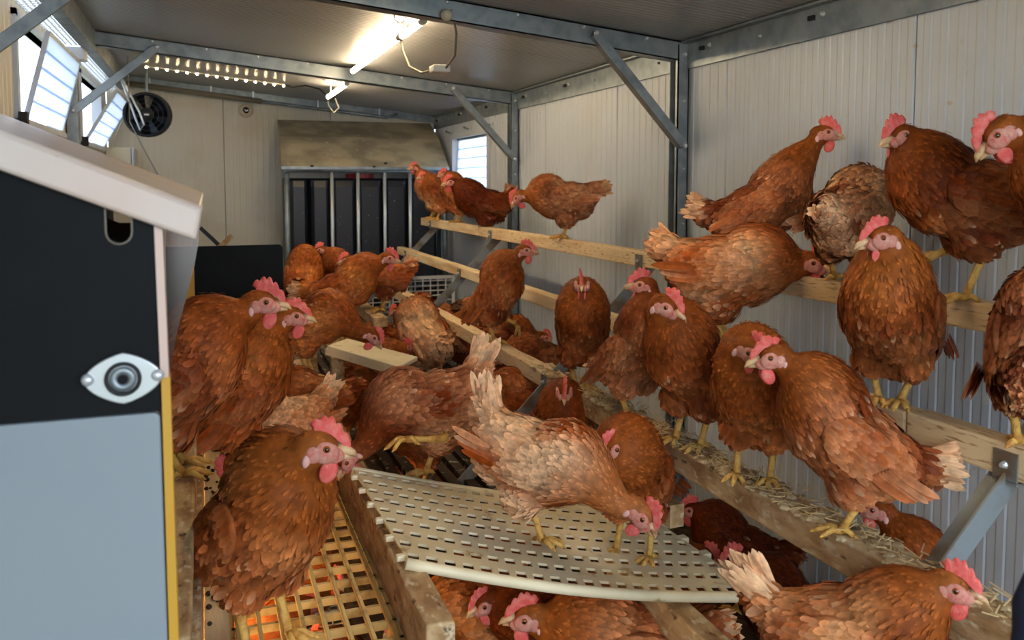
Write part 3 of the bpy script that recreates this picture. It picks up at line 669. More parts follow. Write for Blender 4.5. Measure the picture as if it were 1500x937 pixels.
# latch
lc = at(181, 553, Y=NY - .005); k_ = 1 / 1330.
m = MB(); pts = []
for i in range(32):
    a = 2 * pi * i / 32; ex, ez = 47 * k_, 33 * k_
    x = cos(a); z = sin(a); rr = (abs(x) ** 1.35 + abs(z) ** 1.75) ** (-1 / 1.5)
    pts.append((lc.x + ex * x * rr * .98, NY - .004, lc.z + ez * z * rr))
m.prism(pts, (0, -.006, 0)); m.build('latch_plate', 'bright_steel', nest, bevel=.0012)
MB().lathe((lc.x, NY - .010, lc.z), (0, -1, 0), [(22 * k_, 0), (22 * k_, .003), (18 * k_, .004), (17 * k_, .001)], 28).build('latch_ring', 'black_rubber', nest, smooth=True)
MB().lathe((lc.x, NY - .010, lc.z), (0, -1, 0), [(16 * k_, 0), (16 * k_, .003), (8 * k_, .004), (7 * k_, .002), (0, .002)], 28).build('latch_core', 'galvanised', nest, smooth=True)
MB().lathe((lc.x, NY - .0125, lc.z), (0, -1, 0), [(6 * k_, 0), (6 * k_, .0018), (0, .0018)], 16).build('keyhole', 'dark_hole', nest)
for s in (-1, 1): MB().ball((lc.x + s * 41 * k_, NY - .010, lc.z + 1.5 * k_), (8 * k_, .005, 8 * k_)).build('rivet', 'bright_steel', nest, smooth=True)
# tinted film hanging from the lid
fl = [at(243, 322, Y=1.05), at(293, 325, Y=1.05), at(291, 352, Y=1.05), at(285, 388, Y=1.05), at(258, 492, Y=1.05), at(247, 560, Y=1.05), at(243, 560, Y=1.05)]
MB().prism(fl, (0, .0015, 0)).build('film_curtain', 'tinted_film', nest)
# far black board + yellow boards
BY = 3.0
p0, p1 = at(243, 361, Y=BY), at(414, 358, Y=BY)
bb = empty('divider_board', ((p0.x + p1.x) / 2, BY, .9), label='black board with rounded corner behind the left hens', cat='board')
R_ = .014; pts = [(p0.x, BY, .70), (p1.x, BY, .70), (p1.x, BY, p1.z - R_)] + [(p1.x - R_ + R_ * cos(a), BY, p1.z - R_ + R_ * sin(a)) for a in np.linspace(.3, pi / 2, 5)] + [(p0.x, BY, p1.z)]
MB().prism(pts, (0, .012, 0)).build('board', 'black_panel', bb)
for x in (p0.x + .04, p1.x - .04): MB().box(x - .015, x + .015, BY + .013, BY + .04, FZ, 1.1).build('stake', 'wood_dirty', bb)
yp = [at(284, 386, Y=2.86), at(287, 484, Y=2.86), at(258, 498, Y=2.86)]
yb_ = empty('yellow_board', (yp[0] + yp[1]) / 2, label='narrow tapering yellow board beside the nest box', cat='board')
MB().prism(yp + [yp[2] + Vector((0, 0, -.16)), yp[1] + Vector((0, 0, -.17))][::1] if False else [yp[0], yp[1], yp[1] + Vector((0, 0, -.18)), yp[2] + Vector((0, 0, -.16)), yp[2]], (0, .012, 0)).build('board', 'yellow_panel', yb_)
MB().prism([at(284, 462, Y=2.85), at(292, 458, Y=2.85), at(291, 484, Y=2.85), at(283, 490, Y=2.85)], (0, .008, 0)).build('wood_block', 'wood', yb_)
# brackets above the board
a_, b_ = at(293, 333, Y=3.3), at(320, 358, Y=3.3)
MB().bar(a_, b_ + (b_ - a_) * .6, .014, .02, up=(0, 1, 0)).box(.0, .02, 3.29, 3.31, FZ, 1.21).build('angle_iron', 'black_rubber', label='dark angle iron sticking up behind the black board', cat='bracket')
a_, b_ = at(340, 345, Y=3.25), at(322, 362, Y=3.25)
MB().bar(a_, b_ + (b_ - a_) * .8, .018, .012, up=(0, 1, 0)).box(.03, .05, 3.24, 3.26, FZ, 1.20).build('wooden_stick', 'wood_dirty', label='short pale stick sticking up behind the black board', cat='stick')
# navy sleeve of somebody at the right frame edge
sl = empty('person', at(1502, 900, Y=.55), label='person at the right edge, only a navy sleeve in view', cat='person')
e0 = at(1512, 838, Y=.55); e1_ = at(1512, 1000, Y=.5)
MB().tube([e0 + Vector((.012, 0, .02)), e0 + Vector((.008, 0, 0)), e0.lerp(e1_, .3), e0.lerp(e1_, .6) + Vector((.004, 0, 0)), e1_], [.002, .010, .016, .018, .02], 14).build('sleeve', 'navy_cloth', sl, smooth=True)

MB().box(1.0, 1.485, .55, 1.42, .43, .45).build('wall_ledge', 'wood_dirty', label='wooden ledge along the right wall below the perches', cat='ledge')
MB().box(.09, .135, 1.75, 2.35, .735, .775).build('roost_block', 'wood_dirty', label='short roost board lying on the yellow grid', cat='perch')

dk = empty('rear_deck', (.86, 3.2, FZ), label='low slatted deck under the crowd of hens in the middle', cat='deck')
for k in range(18): MB().box(.44 + k * .048, .44 + k * .048 + .030, 2.15, 4.4, .585, .605).build('slat', 'droppings', dk)
for y in (2.2, 3.2, 4.3): MB().box(.44, 1.29, y, y + .04, .55, .585).build('joist', 'wood_dirty', dk)
for x in (.46, 1.24):
    for y in (2.2, 4.3): MB().box(x, x + .04, y, y + .04, FZ, .55).build('leg', 'wood_dirty', dk)
for x_, lb in ((.425, 'left of the two rear rails under the far left hens'), (.695, 'right of the two rear rails under the far left hens')):
    y0_ = 3.05 if x_ < .5 else 3.6
    rr_ = empty('rear_rail', (x_, 3.7, FZ), label=lb, cat='rail')
    MB().box(x_ - .03, x_ + .03, y0_, 4.15, .84, .88).build('rail_beam', 'wood_dirty', rr_)
    for y in (3.75, 4.05): MB().box(x_ - .02, x_ + .02, y, y + .04, FZ, .84).build('post', 'wood_dirty', rr_)
rb = empty('roost_stool', (.28, 2.6, .70), label='small wooden stool under the orange hen pecking right', cat='stool')
MB().box(.20, .36, 2.52, 2.68, .835, .852).build('top', 'wood_dirty', rb)
for x in (.205, .335):
    for y in (2.53, 2.65): MB().box(x, x + .02, y, y + .02, .70 if x < .3 else .785, .835).build('leg', 'wood_dirty', rb)
# ================================================================== HENS
def ico(sub):
    bm = bmesh.new(); bmesh.ops.create_icosphere(bm, subdivisions=sub, radius=1)
    v = np.array([x.co[:] for x in bm.verts]); f = np.array([[w.index for w in x.verts] for x in bm.faces]); bm.free(); return v, f
IV, IF = ico(3); IV2, IF2 = ico(2)
def roty(a):   # positive = nose up
    c, s = cos(a), sin(a); return np.array([[c, 0, -s], [0, 1, 0], [s, 0, c]])
def rotz(a):
    c, s = cos(a), sin(a); return np.array([[c, -s, 0], [s, c, 0], [0, 0, 1]])
def rotx(a):
    c, s = cos(a), sin(a); return np.array([[1, 0, 0], [0, c, -s], [0, s, c]])
def nrm(v): return v / (np.linalg.norm(v, axis=-1, keepdims=True) + 1e-9)
def mesh_np(name, V, Fl, m, colors=None, smooth=True, normals=None):
    me = bpy.data.meshes.new(name)
    me.from_pydata(V.tolist(), [], Fl if isinstance(Fl, list) else Fl.tolist())
    if smooth: me.shade_smooth()
    if colors is not None:
        a = me.color_attributes.new('Col', 'FLOAT_COLOR', 'POINT')
        c4 = np.ones((len(V), 4), np.float32); c4[:, :3] = colors; a.data.foreach_set('color', c4.ravel())
    if normals is not None: me.normals_split_custom_set_from_vertices(nrm(normals).tolist())
    me.materials.append(MATS[m]); return me
def union(blobs, voxel):
    V = []; Fc = []; b = 0
    for c, R, r in blobs:
        iv, fi = (IV, IF) if max(r) > .04 else (IV2, IF2)
        V.append((iv * np.array(r)) @ np.array(R).T + np.array(c)); Fc.append(fi + b); b += len(iv)
    V = np.vstack(V); Fc = np.vstack(Fc)
    me = bpy.data.meshes.new('tmp'); me.from_pydata(V.tolist(), [], Fc.tolist())
    o = bpy.data.objects.new('tmp', me); col.objects.link(o)
    r = o.modifiers.new('r', 'REMESH'); r.mode = 'VOXEL'; r.voxel_size = voxel
    s = o.modifiers.new('s', 'SMOOTH'); s.factor = .5; s.iterations = 5
    dg = bpy.context.evaluated_depsgraph_get(); e = o.evaluated_get(dg); m2 = e.to_mesh()
    n = len(m2.vertices); co = np.empty(n * 3, np.float32); m2.vertices.foreach_get('co', co); co = co.reshape(-1, 3)
    no = np.empty(n * 3, np.float32); m2.vertices.foreach_get('normal', no); no = no.reshape(-1, 3)
    fs = [tuple(p.vertices) for p in m2.polygons]
    e.to_mesh_clear(); bpy.data.objects.remove(o); bpy.data.meshes.remove(me)
    return co, no, fs

def feather_mesh(P, N, D, L, W, c0, c1, lift, curl, rng, rich=True):
    """vectorised feathers: roots P, surface normals N, directions D, length, width, root/tip colours"""
    N = nrm(N); D = nrm(D - N * np.sum(D * N, 1, keepdims=True)); B = np.cross(N, D)
    dirv = D * np.cos(lift)[:, None] + N * np.sin(lift)[:, None]; n = len(P)
    if rich: rows = [(0, .30), (.35, .95), (.75, .9), (.93, .5)]
    else: rows = [(0, .4), (.5, 1.0), (.85, .65)]
    V = []; C = []; tw = (rng.rand(n) - .5) * .25
    for t, w in rows:
        cen = P + dirv * (L * t)[:, None] - N * (curl * L * t * t)[:, None] + B * (tw * L * t * t)[:, None]
        hw = (W * w * .5)[:, None]
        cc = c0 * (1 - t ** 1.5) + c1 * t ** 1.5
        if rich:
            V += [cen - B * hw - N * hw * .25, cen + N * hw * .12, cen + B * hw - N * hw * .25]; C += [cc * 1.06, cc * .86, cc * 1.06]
        else:
            V += [cen - B * hw, cen + B * hw]; C += [cc, cc]
    V.append(P + dirv * L[:, None] - N * (curl * L)[:, None] + B * (tw * L)[:, None]); C.append(c1)
    k = len(V); V = np.stack(V, 1).reshape(-1, 3); C = np.stack(C, 1).reshape(-1, 3)
    base = (np.arange(n) * k)[:, None]; fs = []
    st = 3 if rich else 2; R = len(rows)
    quads = []; tris = []
    for r in range(R - 1):
        for c in range(st - 1):
            a = r * st + c; quads.append((a + st, a + st + 1, a + 1, a))
    for c in range(st - 1): a = (R - 1) * st + c; tris.append((a + 1, a, R * st))
    global LASTN
    fl_ = nrm(np.repeat(N, k, 0) + .0)
    jn = np.repeat(rng.randn(n, 3) * .16, k, 0); LASTN = nrm(fl_ + jn + np.repeat(D, k, 0) * .10)
    F4 = (base[:, :, None] + np.array(quads)[None]).reshape(-1, 4).tolist(); F3 = (base[:, :, None] + np.array(tris)[None]).reshape(-1, 3).tolist()
    return V, F4 + F3, C
def join(parts):
    V = []; Fc = []; C = []; b = 0
    for v, f, c in parts: V.append(v); Fc += [[i + b for i in x] for x in f]; C.append(c); b += len(v)
    return np.vstack(V), Fc, np.vstack(C)

MAHOG = np.array([.17, .028, .005]); RUST = np.array([.45, .092, .009]); ORANGE = np.array([.70, .21, .030])
TAN = np.array([.72, .32, .12]); CREAM = np.array([.92, .60, .34])
def mixc(a, b, t): t = np.asarray(t)[..., None]; return a * (1 - t) + b * t

HEN_COUNT = [0]
def hen(label, foot, a, s=1.0, pitch=18, head=(.135, 0, .355), hyaw=0, hpitch=-5, roll=0, tail=(35, .10, 0.35), tone=.45, pale=.15, neck=.5,
        legs='ss', hz=.185, lod=1, tint=(1, 1, 1), tyaw=0, fluff=1.0, group='brown hens in the coop', body=1.0, footgap=.036, tailpale=.55, lift=0):
    """foot: world point between the feet. a: heading in view, 0 = right, 90 = away, 180 = left, 270 = to camera (degrees)."""
    HEN_COUNT[0] += 1; rng = np.random.RandomState(100 + HEN_COUNT[0])
    s *= .90; foot = Vector(foot); s *= .933 if any(abs(foot.x - x_) < .06 and abs(foot.z - z_) < .02 for x_, z_ in PER.values()) else 1; az = math.atan2(foot.x, foot.y)
    root = empty('hen', foot, radians(a) - az, label=label, cat='hen', group=group); root.scale = (s, s, s); root.rotation_euler.y = radians(-lift)
    A3 = np.array
    T0 = A3([0, 0, hz]); Rb = roty(radians(pitch)); tb = lambda x, y, z: T0 + Rb @ A3([x * .88, y, z])
    H = A3(head, float)
    hd = rotz(radians(hyaw)) @ roty(radians(hpitch)) @ A3([1, 0, 0]); hl = nrm(np.cross([0, 0, 1], hd)) if abs(hd[2]) < .98 else A3([0, 1, 0.]); hu = np.cross(hd, hl)
    Rh = np.stack([hd, hl, hu], 1); HS = 1.24; Rhs = Rh * HS
    # ---- body blobs
    f = fluff; B_ = []
    B_.append((tb(0, 0, 0), Rb, (.112 * body, .086 * f, .082 * f)))
    B_.append((tb(.062, 0, -.004), Rb, (.072, .074 * f, .074)))
    B_.append((tb(-.075, 0, .006), Rb, (.075, .066 * f, .060 * f)))
    B_.append((tb(-.06, 0, -.040), Rb, (.062, .064 * f, .052 * f)))
    B_.append((tb(-.135, 0, .034), Rb @ roty(radians(-tail[0])), (.058, .034, .034)))
    for sd in (-1, 1): B_.append((A3([.0, sd * .040, hz - .072]) + A3([Rb[0, 0] * -.005, 0, 0]), np.eye(3), (.046, .036, .048)))
    nb = tb(.078, 0, .030)                                     # neck base
    c1 = nb + Rb @ A3([.045, 0, .065]) * (.9 if H[2] > hz + .08 else .5); c2 = H - hd * .022 - hu * .045
    ks = []
    for t in np.linspace(0, 1, 13):
        p = (1 - t) ** 3 * nb + 3 * (1 - t) ** 2 * t * c1 + 3 * (1 - t) * t * t * c2 + t ** 3 * (H - hd * .012 - hu * .012)
        r = .066 * (1 - t) ** 1.75 + .0245 + .012 * sin(pi * t) * (1 - t); ks.append((p, r)); B_.append((p, np.eye(3), (r, r * .97, r)))
    B_.append((H, Rhs, (.0300, .0212, .0235))); B_.append((H + hd * .019 - hu * .004, Rhs, (.016, .0125, .0135)))
    vox = .0075 if lod == 1 else .010
    co, no, fs = union(B_, vox)
    # ---- skeleton for feather flow
    sk = [H + hd * .03, H - hd * .012] + [k[0] for k in ks[::-1][1::2]] + [tb(.05, 0, .01), tb(0, 0, .01), tb(-.06, 0, .02), tb(-.12, 0, .035)]
    te = tb(-.12, 0, .035) + Rb @ roty(radians(tail[0])) @ A3([-.10, 0, 0])
    sk.append(te); sk = A3(sk); mid = (sk[1:] + sk[:-1]) / 2; dv = nrm(sk[1:] - sk[:-1]); ns = len(mid)
    reg = np.zeros(ns); nn = ns - 5
    reg[:nn] = np.linspace(0, .45, nn); reg[nn:] = [.55, .68, .82, .95, 1.0][:ns - nn]
    reg[-1] = 1.0
    def flow(P, N):
        d2 = ((P[:, None] - mid[None]) ** 2).sum(2); w = 1 / (d2 + 1e-4) ** 2; w /= w.sum(1, keepdims=True)
        D = w @ dv; r = w @ reg
        bel = np.clip(-(N[:, 2]) * .9 + .1, 0, 1) * (r > .4); D = D + np.stack([0 * bel, 0 * bel, -bel * .5], 1)
        return D, r
    ph = rng.rand(6) * 6; sg = rng.uniform(14, 42, (6, 3)) * rng.choice([-1, 1], (6, 3))
    def cloud(P): return sum(np.sin(P @ sg[i] + ph[i]) for i in range(6)) / 3.0
    tint_ = A3(tint)
    def colour(P, N, r):
        cl = cloud(P)
        t = np.clip(tone + .33 * cl, 0, 1)
        base = np.where((t < .5)[:, None], mixc(MAHOG, RUST, np.clip(t * 2, 0, 1)), mixc(RUST, ORANGE, np.clip(t * 2 - 1, 0, 1)))
        nk = np.clip((.5 - r) / .25, 0, 1); base = mixc(base, mixc(MAHOG * 1.15, ORANGE * .85, np.full(len(P), neck)), nk * .75)
        lowb = np.clip(-N[:, 2] * .8 + .1, 0, 1) * (r > .5); base = mixc(base, TAN * .8, lowb * .42)
        pl = np.clip(pale * 1.6 * (1 - nk * .85) * (.6 + .55 * cl), 0, .92); base = mixc(base, CREAM * .86, pl)
        return base * tint_
    Dv, rv = flow(co, no)
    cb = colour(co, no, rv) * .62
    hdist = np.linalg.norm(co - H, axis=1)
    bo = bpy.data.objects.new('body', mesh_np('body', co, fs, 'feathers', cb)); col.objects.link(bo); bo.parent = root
    # ---- feathers over the body
    area_n = {1: 5200, 2: 1900, 3: 600}[lod]; big = {1: .78, 2: 1.1, 3: 1.7}[lod]
    idx = rng.choice(len(co), area_n, replace=area_n > len(co))
    P = co[idx] + rng.randn(len(idx), 3) * .0022; N = no[idx]; D, r = Dv[idx], rv[idx]
    loc = (P - H) @ Rh / HS                                     # head-local
    face = (np.linalg.norm(P - H, axis=1) < .036 * HS) & (loc[:, 0] > -.004) & (loc[:, 2] < .014)
    keep = ~face; P, N, D, r = P[keep], N[keep], D[keep], r[keep]; dh = np.linalg.norm(P - H, axis=1)
    L = np.interp(r, [0, .12, .3, .5, .7, .9, 1], [.008, .013, .022, .029, .036, .042, .044]) * big * (.8 + .4 * rng.rand(len(P)))
    L = np.where(dh < .035, np.minimum(L, .0105 * big), L)
    W = L * np.interp(r, [0, .3, .5, 1], [.55, .34, .46, .44]) * (.85 + .3 * rng.rand(len(P)))
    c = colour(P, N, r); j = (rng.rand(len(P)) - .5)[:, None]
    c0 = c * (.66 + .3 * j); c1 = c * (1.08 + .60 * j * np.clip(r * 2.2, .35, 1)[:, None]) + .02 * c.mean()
    pt = (rng.rand(len(P)) < (.02 + .5 * pale) * (r > .45))[:, None]; c1 = np.where(pt, mixc(c1, CREAM * tint_, np.full(len(P), .5)), c1)
    lf = np.radians(rng.uniform(3, 13, len(P)) + (r > .85) * rng.uniform(0, 12, len(P)))
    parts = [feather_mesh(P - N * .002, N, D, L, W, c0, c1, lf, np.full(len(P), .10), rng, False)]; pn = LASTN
    # ---- tail coverts
    pv, pf, pc = join(parts)
    o = bpy.data.objects.new('plumage', mesh_np('plumage', pv, pf, 'feathers', pc, normals=pn)); col.objects.link(o); o.parent = root; o['kind'] = 'stuff'
    # ---- tail fan
    Rt = Rb @ rotz(radians(tyaw)) @ roty(radians(-tail[0])); tbs = tb(-.135, 0, .036)
    back = Rt @ A3([-1, 0, 0]); up_ = Rt @ A3([0, 0, 1])
    nt = 20 if lod < 3 else 8; rows = []
    P, N, D, L = [], [], [], []
    for i in range(nt):
        q = i / (nt - 1); sd = -1 if i % 2 else 1; el = q * tail[2] * 1.3
        d = back * cos(el) + up_ * sin(el) * .8 + A3([0, 1, 0]) * sd * (.10 + .16 * (1 - q)); P.append(tbs + A3([0, sd * (.012 - .008 * q), 0]) + up_ * (.018 * q - .012)); D.append(d)
        N.append(A3([0, sd, 0]) * .9 + up_ * (.5 - .3 * q)); L.append(tail[1] * (1.05 - .12 * q) * rng.uniform(.82, 1.05))
    ncv = 130 if lod == 1 else 50
    for i in range(ncv):
        th = rng.rand() * 2 * pi; rr = A3([0, cos(th), 0]) + up_ * sin(th); P.append(tbs + rr * .027 + back * rng.uniform(-.03, .025)); D.append(back + rr * .18 + up_ * .1)
        N.append(rr); L.append(tail[1] * rng.uniform(.3, .72))
    P, N, D, L = A3(P), A3(N), A3(D), A3(L); n = len(P)
    ct = mixc(mixc(MAHOG * 1.2, ORANGE, np.full(n, min(1, tone * 1.1))), CREAM, np.clip(np.full(n, tailpale * .6) + rng.rand(n) * .25, 0, 1)) * tint_
    c1 = mixc(ct, CREAM * .95 * tint_, np.clip(tailpale + rng.uniform(-.35, .05, n), 0, .92))
    W = np.where(np.arange(n) < nt, .019, .013) * (tail[1] / .10) ** .5
    v = feather_mesh(P, N, D, L, W, ct * .8, c1, np.radians(rng.uniform(0, 6, n)), np.full(n, .06), rng, True)
    o = bpy.data.objects.new('tail', mesh_np('tail', *v[:2], 'feathers', v[2])); col.objects.link(o); o.parent = root
    # ---- wings
    wdark = rng.uniform(.25, .75) * (1 - pale)
    for sd in (-1, 1):
        ctr = A3([-.018, sd * (.070 * f), .012]); Rw = Rb @ rotx(sd * .12) @ rotz(sd * .16) @ roty(radians(4))
        wc = T0 + Rb @ ctr; rad = A3([.088, .016, .052])
        bv = (IV2 * rad) @ Rw.T + wc; bn = nrm((IV2 / rad) @ Rw.T)
        bc = colour(bv, bn, np.full(len(bv), .7)) * .7
        parts = [(bv, IF2.tolist(), bc)]
        P, N, D, L, W, q_ = [], [], [], [], [], []
        nu, nv = (16, 10) if lod == 1 else (8, 6) if lod == 2 else (4, 3)
        for i in range(nu):
            for k in range(nv):
                x = .92 - 1.65 * (i + .5 * (k % 2)) / nu; z = -.80 + 1.6 * (k + .5) / nv
                if x * x + z * z > .98: continue
                y = sqrt(max(0, 1 - x * x - z * z)) * sd; q = A3([x, y, z]); P.append(wc + Rw @ (q * rad)); N.append(Rw @ (q / rad)); D.append(Rw @ A3([-1, 0, -.12 + .25 * z]))
                L.append((.024 + .026 * (i / nu)) * (1 if lod == 1 else 1.4) * rng.uniform(.85, 1.15)); W.append((.0145 + .004 * i / nu) * (1 if lod == 1 else 1.6)); q_.append(0)
        npz = 8 if lod < 3 else 4
        for i in range(npz):                                    # long flight feathers
            e = i / (npz - 1); q = A3([-.35 - .25 * e, .80 * sd, -.62 + .75 * e]); P.append(wc + Rw @ (q * rad) + Rb @ A3([0, sd * .002 * i, 0])); N.append(Rb @ A3([0, sd, .25])); D.append(Rw @ A3([-1, -sd * .10, .10 - .15 * e]))
            L.append(.082 + .012 * e); W.append(.017); q_.append(1)
        P, N, D, L, W, q_ = map(A3, (P, N, D, L, W, q_)); n = len(P)
        c = mixc(colour(P, N, np.full(n, .75)), mixc(MAHOG, RUST, np.full(n, min(1, tone * 1.2))) * tint_, np.full(n, wdark)); jj = (rng.rand(n) - .5)[:, None]
        c0 = c * (.80 + .3 * jj); c1 = c * (1.1 + .5 * jj); c1 = mixc(c1, CREAM * tint_, np.clip(.04 + pale * .6 + q_ * .22 * rng.rand(n), 0, .9) * (rng.rand(n) < .55))
        parts.append(feather_mesh(P, N, D, L, W, c0, c1, np.radians(rng.uniform(2, 7, n)), np.full(n, .05), rng, True)); wn_ = np.vstack([bn, LASTN])
        wv, wf, wc_ = join(parts)
        o = bpy.data.objects.new('wing', mesh_np('wing', wv, wf, 'feathers', wc_, normals=wn_)); col.objects.link(o); o.parent = root
    # ---- head parts
    hp = lambda x, y, z: Vector((H + Rhs @ A3([x, y, z])).tolist()); MR = Matrix(Rhs.tolist())
    def part(m, name, mt, smooth=True): 
        o = m.build(name, mt, None, smooth=smooth); o.parent = root; return o
    sg_ = (14, 9) if lod == 1 else (8, 6)
    fm = MB()
    for sd in (-1, 1):
        fm.ball(hp(.011, sd * .0145, -.001), (.0175, .0070, .0135), MR, *sg_)
        fm.ball(hp(.022, sd * .0085, -.005), (.0130, .0065, .0095), MR, *sg_)
        fm.ball(hp(-.002, sd * .0165, -.004), (.0100, .0048, .0110), MR, *sg_)
    fm.ball(hp(.025, 0, -.002), (.0105, .0100, .0095), MR, *sg_)
    part(fm, 'face_skin', 'face_skin')
    for sd in (-1, 1):
        e = part(MB().ball(hp(.012, sd * .0195, .0045), (.0047, .0030, .0047), MR, *sg_), 'eye', 'eye_amber')
        if lod < 3:
            pu = MB().ball(hp(.0122, sd * .0215, .0046), (.0029, .0014, .0029), MR, 8, 6).build('pupil', 'eye_black', None, smooth=True); pu.parent = e
        part(MB().ball(hp(-.0095, sd * .0180, -.0125), (.0050, .0040, .0080), MR, *sg_), 'earlobe', 'lobe_skin')
        part(MB().ball(hp(.019, sd * .0078, -.0255), (.0108, .0034, .0145), MR @ Matrix.Rotation(.25, 3, 'Y'), *sg_), 'wattle', 'comb_skin')
    bk = MB().tube([hp(.026, 0, .001), hp(.036, 0, .001), hp(.045, 0, -.0015), hp(.0515, 0, -.0065)], [.0100, .0082, .0052, .0011], 10)
    bk.tube([hp(.026, 0, -.007), hp(.037, 0, -.0065), hp(.0455, 0, -.0075)], [.0070, .0050, .0015], 8)
    part(bk, 'beak', 'beak_horn')
    # serrated single comb
    cm = MB(); nsp = 5; nx = nsp * 4; ch = rng.uniform(.52, .78); lean = rng.uniform(-.35, .35); rows = []
    for i in range(nx + 1):
        t = i / nx; x = .041 - .046 * t; zb = .003 + .0200 * min(1, t * 1.7) ** .8
        hgt = ch * (.010 + .012 * sin(pi * min(1, t * 1.02)) + .009 * abs(sin(pi * nsp * t)) * (.5 + .5 * sin(pi * t)))
        if i == nx: hgt = .004
        w = .0042 * (1 - .3 * t)
        rows.append([hp(x, -w, zb - .004), hp(x - .002 * t, -w * .6 + lean * hgt * .5, zb + hgt * .5), hp(x - .007 * t, lean * hgt * 1.0 - .0006, zb + hgt), hp(x - .007 * t, lean * hgt * 1.0 + .0006, zb + hgt), hp(x - .002 * t, w * .6 + lean * hgt * .5, zb + hgt * .5), hp(x, w, zb - .004)])
    vs = [v for r in rows for v in r]; fcs = [(i * 6 + k, i * 6 + k + 1, i * 6 + 6 + k + 1, i * 6 + 6 + k) for i in range(nx) for k in range(5)] + [tuple(range(5, -1, -1)), tuple(nx * 6 + k for k in range(6))]
    cm.add(vs, fcs); part(cm, 'comb', 'comb_skin')
    # ---- legs: s standing, r raised, h hidden
    for sd, kind in zip((1, -1), legs):
        if kind == 'h': continue
        m = MB(); fy = sd * footgap
        hip = Vector((.0, sd * .040, hz - .085)); 
        if kind == 's':
            hock = Vector((-.018, sd * .038, max(.062, hz - .118))); ft = Vector((.008, fy, .010)); pr_ = ft
            fwd = Vector((1, 0, 0))
        elif kind == 'f':
            hip = Vector((-.02, sd * .055, hz - .06)); hock = Vector((-.010, sd * .092, hz - .062)); ft = Vector((.078, sd * .088, hz - .055)); fwd = Vector((.95, 0, -.1)).normalized()
        else:
            hock = Vector((.020, sd * .042, hz - .105)); ft = Vector((.062, sd * .040, hz - .125)); fwd = Vector((.55, 0, -.8)).normalized()
        m.tube([hip, hip.lerp(hock, .5), hock, hock.lerp(ft, .5), ft], [.017, .0125, .0098, .0072, .0085], 8)
        side = Vector((0, 1, 0)); dn = fwd.cross(side); dn = dn if dn.z > 0 else -dn
        for ang, ln in ((0, .050), (32, .042), (-32, .042), (180 - sd * 25, .024)):
            d = fwd * cos(radians(ang)) + side * sin(radians(ang))
            p0 = ft; p1 = ft + d * ln * .5 + dn * .0035; p2 = ft + d * ln - dn * (.004 if kind == 's' else .012); p3 = p2 + d * .008 - dn * .004
            m.tube([p0, p1, p2], [.0070, .0060, .0050], 7); m.tube([p2, p2.lerp(p3, .6), p3], [.0036, .0024, .0006], 6)
        o = m.build('leg', 'leg_skin', None, smooth=True); o.parent = root
    return root

def perch(n, u, v=None, dx=0):
    x, z = PER[n]; p = at(u, 500, X=x)
    for _ in range(3):
        q = Vector((x, p.y, z))
        # refine Y so that the point projects to column u
        k = (u - 750) / F; p.y = None or (lambda: ((x * (_rt[0] - k * _fw[0]) - (z - EYE) * k * _fw[2]) / (k * _fw[1] - _rt[1])))()
    return Vector((x + dx, p.y, z))
UP = (.125, 0, .375); REL = (.135, 0, .335); LOW = (.20, 0, .20); PECK = (.235, 0, .125)
# ---- top perch
hen('hen with pale back at the far left end of the top perch', perch(1, 636, dx=-.01), 165, .95, 30, UP, 20, tone=.55, pale=.35, lod=2)
hen('upright hen in front of the window end of the top perch, red face turned left', perch(1, 632) + Vector((-.02, -.22, 0)), 175, .9, 40, (.10, 0, .32), tone=.4, lod=2)
hen('hen seen half hidden behind the dark hen, head turned away on top perch', perch(1, 664) + Vector((0, -.1, 0)), 150, .92, 35, (.10, 0, .33), 40, tone=.5, lod=2)
hen('very dark hen crouching with an upright pale tail on the top perch', perch(1, 708) + Vector((0, 0, 0)), 185, 1.08, 4, (.165, 0, .235), 15, -10, tail=(62, .085, .5), tone=.08, pale=.02, neck=.2, hz=.125, legs='hh', tailpale=.8, tint=(.62, .5, .5), lod=2)
hen('hen bending its head down to the left on the top perch by the far post', perch(1, 826), 178, 1.02, -4, (.195, 0, .185), 0, -50, tail=(8, .095, .3), tone=.35, pale=.22, neck=.8, legs='ss', hz=.17, lod=1, tailpale=.35)
hen('tall alert hen facing right, highest head on the top perch', perch(1, 1112), 8, 1.0, 20, (.165, 0, .385), -8, -6, tail=(28, .10, .5), tone=.32, pale=.14, neck=.55, hz=.17, legs='ss', tailpale=.5)
hen('rounded hen with cream feathered back, head hidden, on the top perch', perch(1, 1241), 68, 1.0, 8, (.18, 0, .17), 0, -30, tail=(-25, .05, .3), tone=.42, pale=.55, legs='sr', hz=.165, fluff=1.02, tint=(1, .95, .9))
hen('large dark hen standing on one leg on the top perch, facing left', perch(1, 1412), 196, 1.04, 6, (.125, 0, .33), 32, -12, tail=(5, .08, .3), tone=.16, pale=.03, neck=.3, hz=.205, legs='sr', fluff=1.05, tailpale=.1)
hen('hen cut off by the right frame edge on the top perch, head lowered left', perch(1, 1625) + Vector((-.03, 0, 0)), 200, 1.05, 25, (.15, 0, .32), 0, -45, tone=.3, pale=.08, neck=.5, hz=.205)
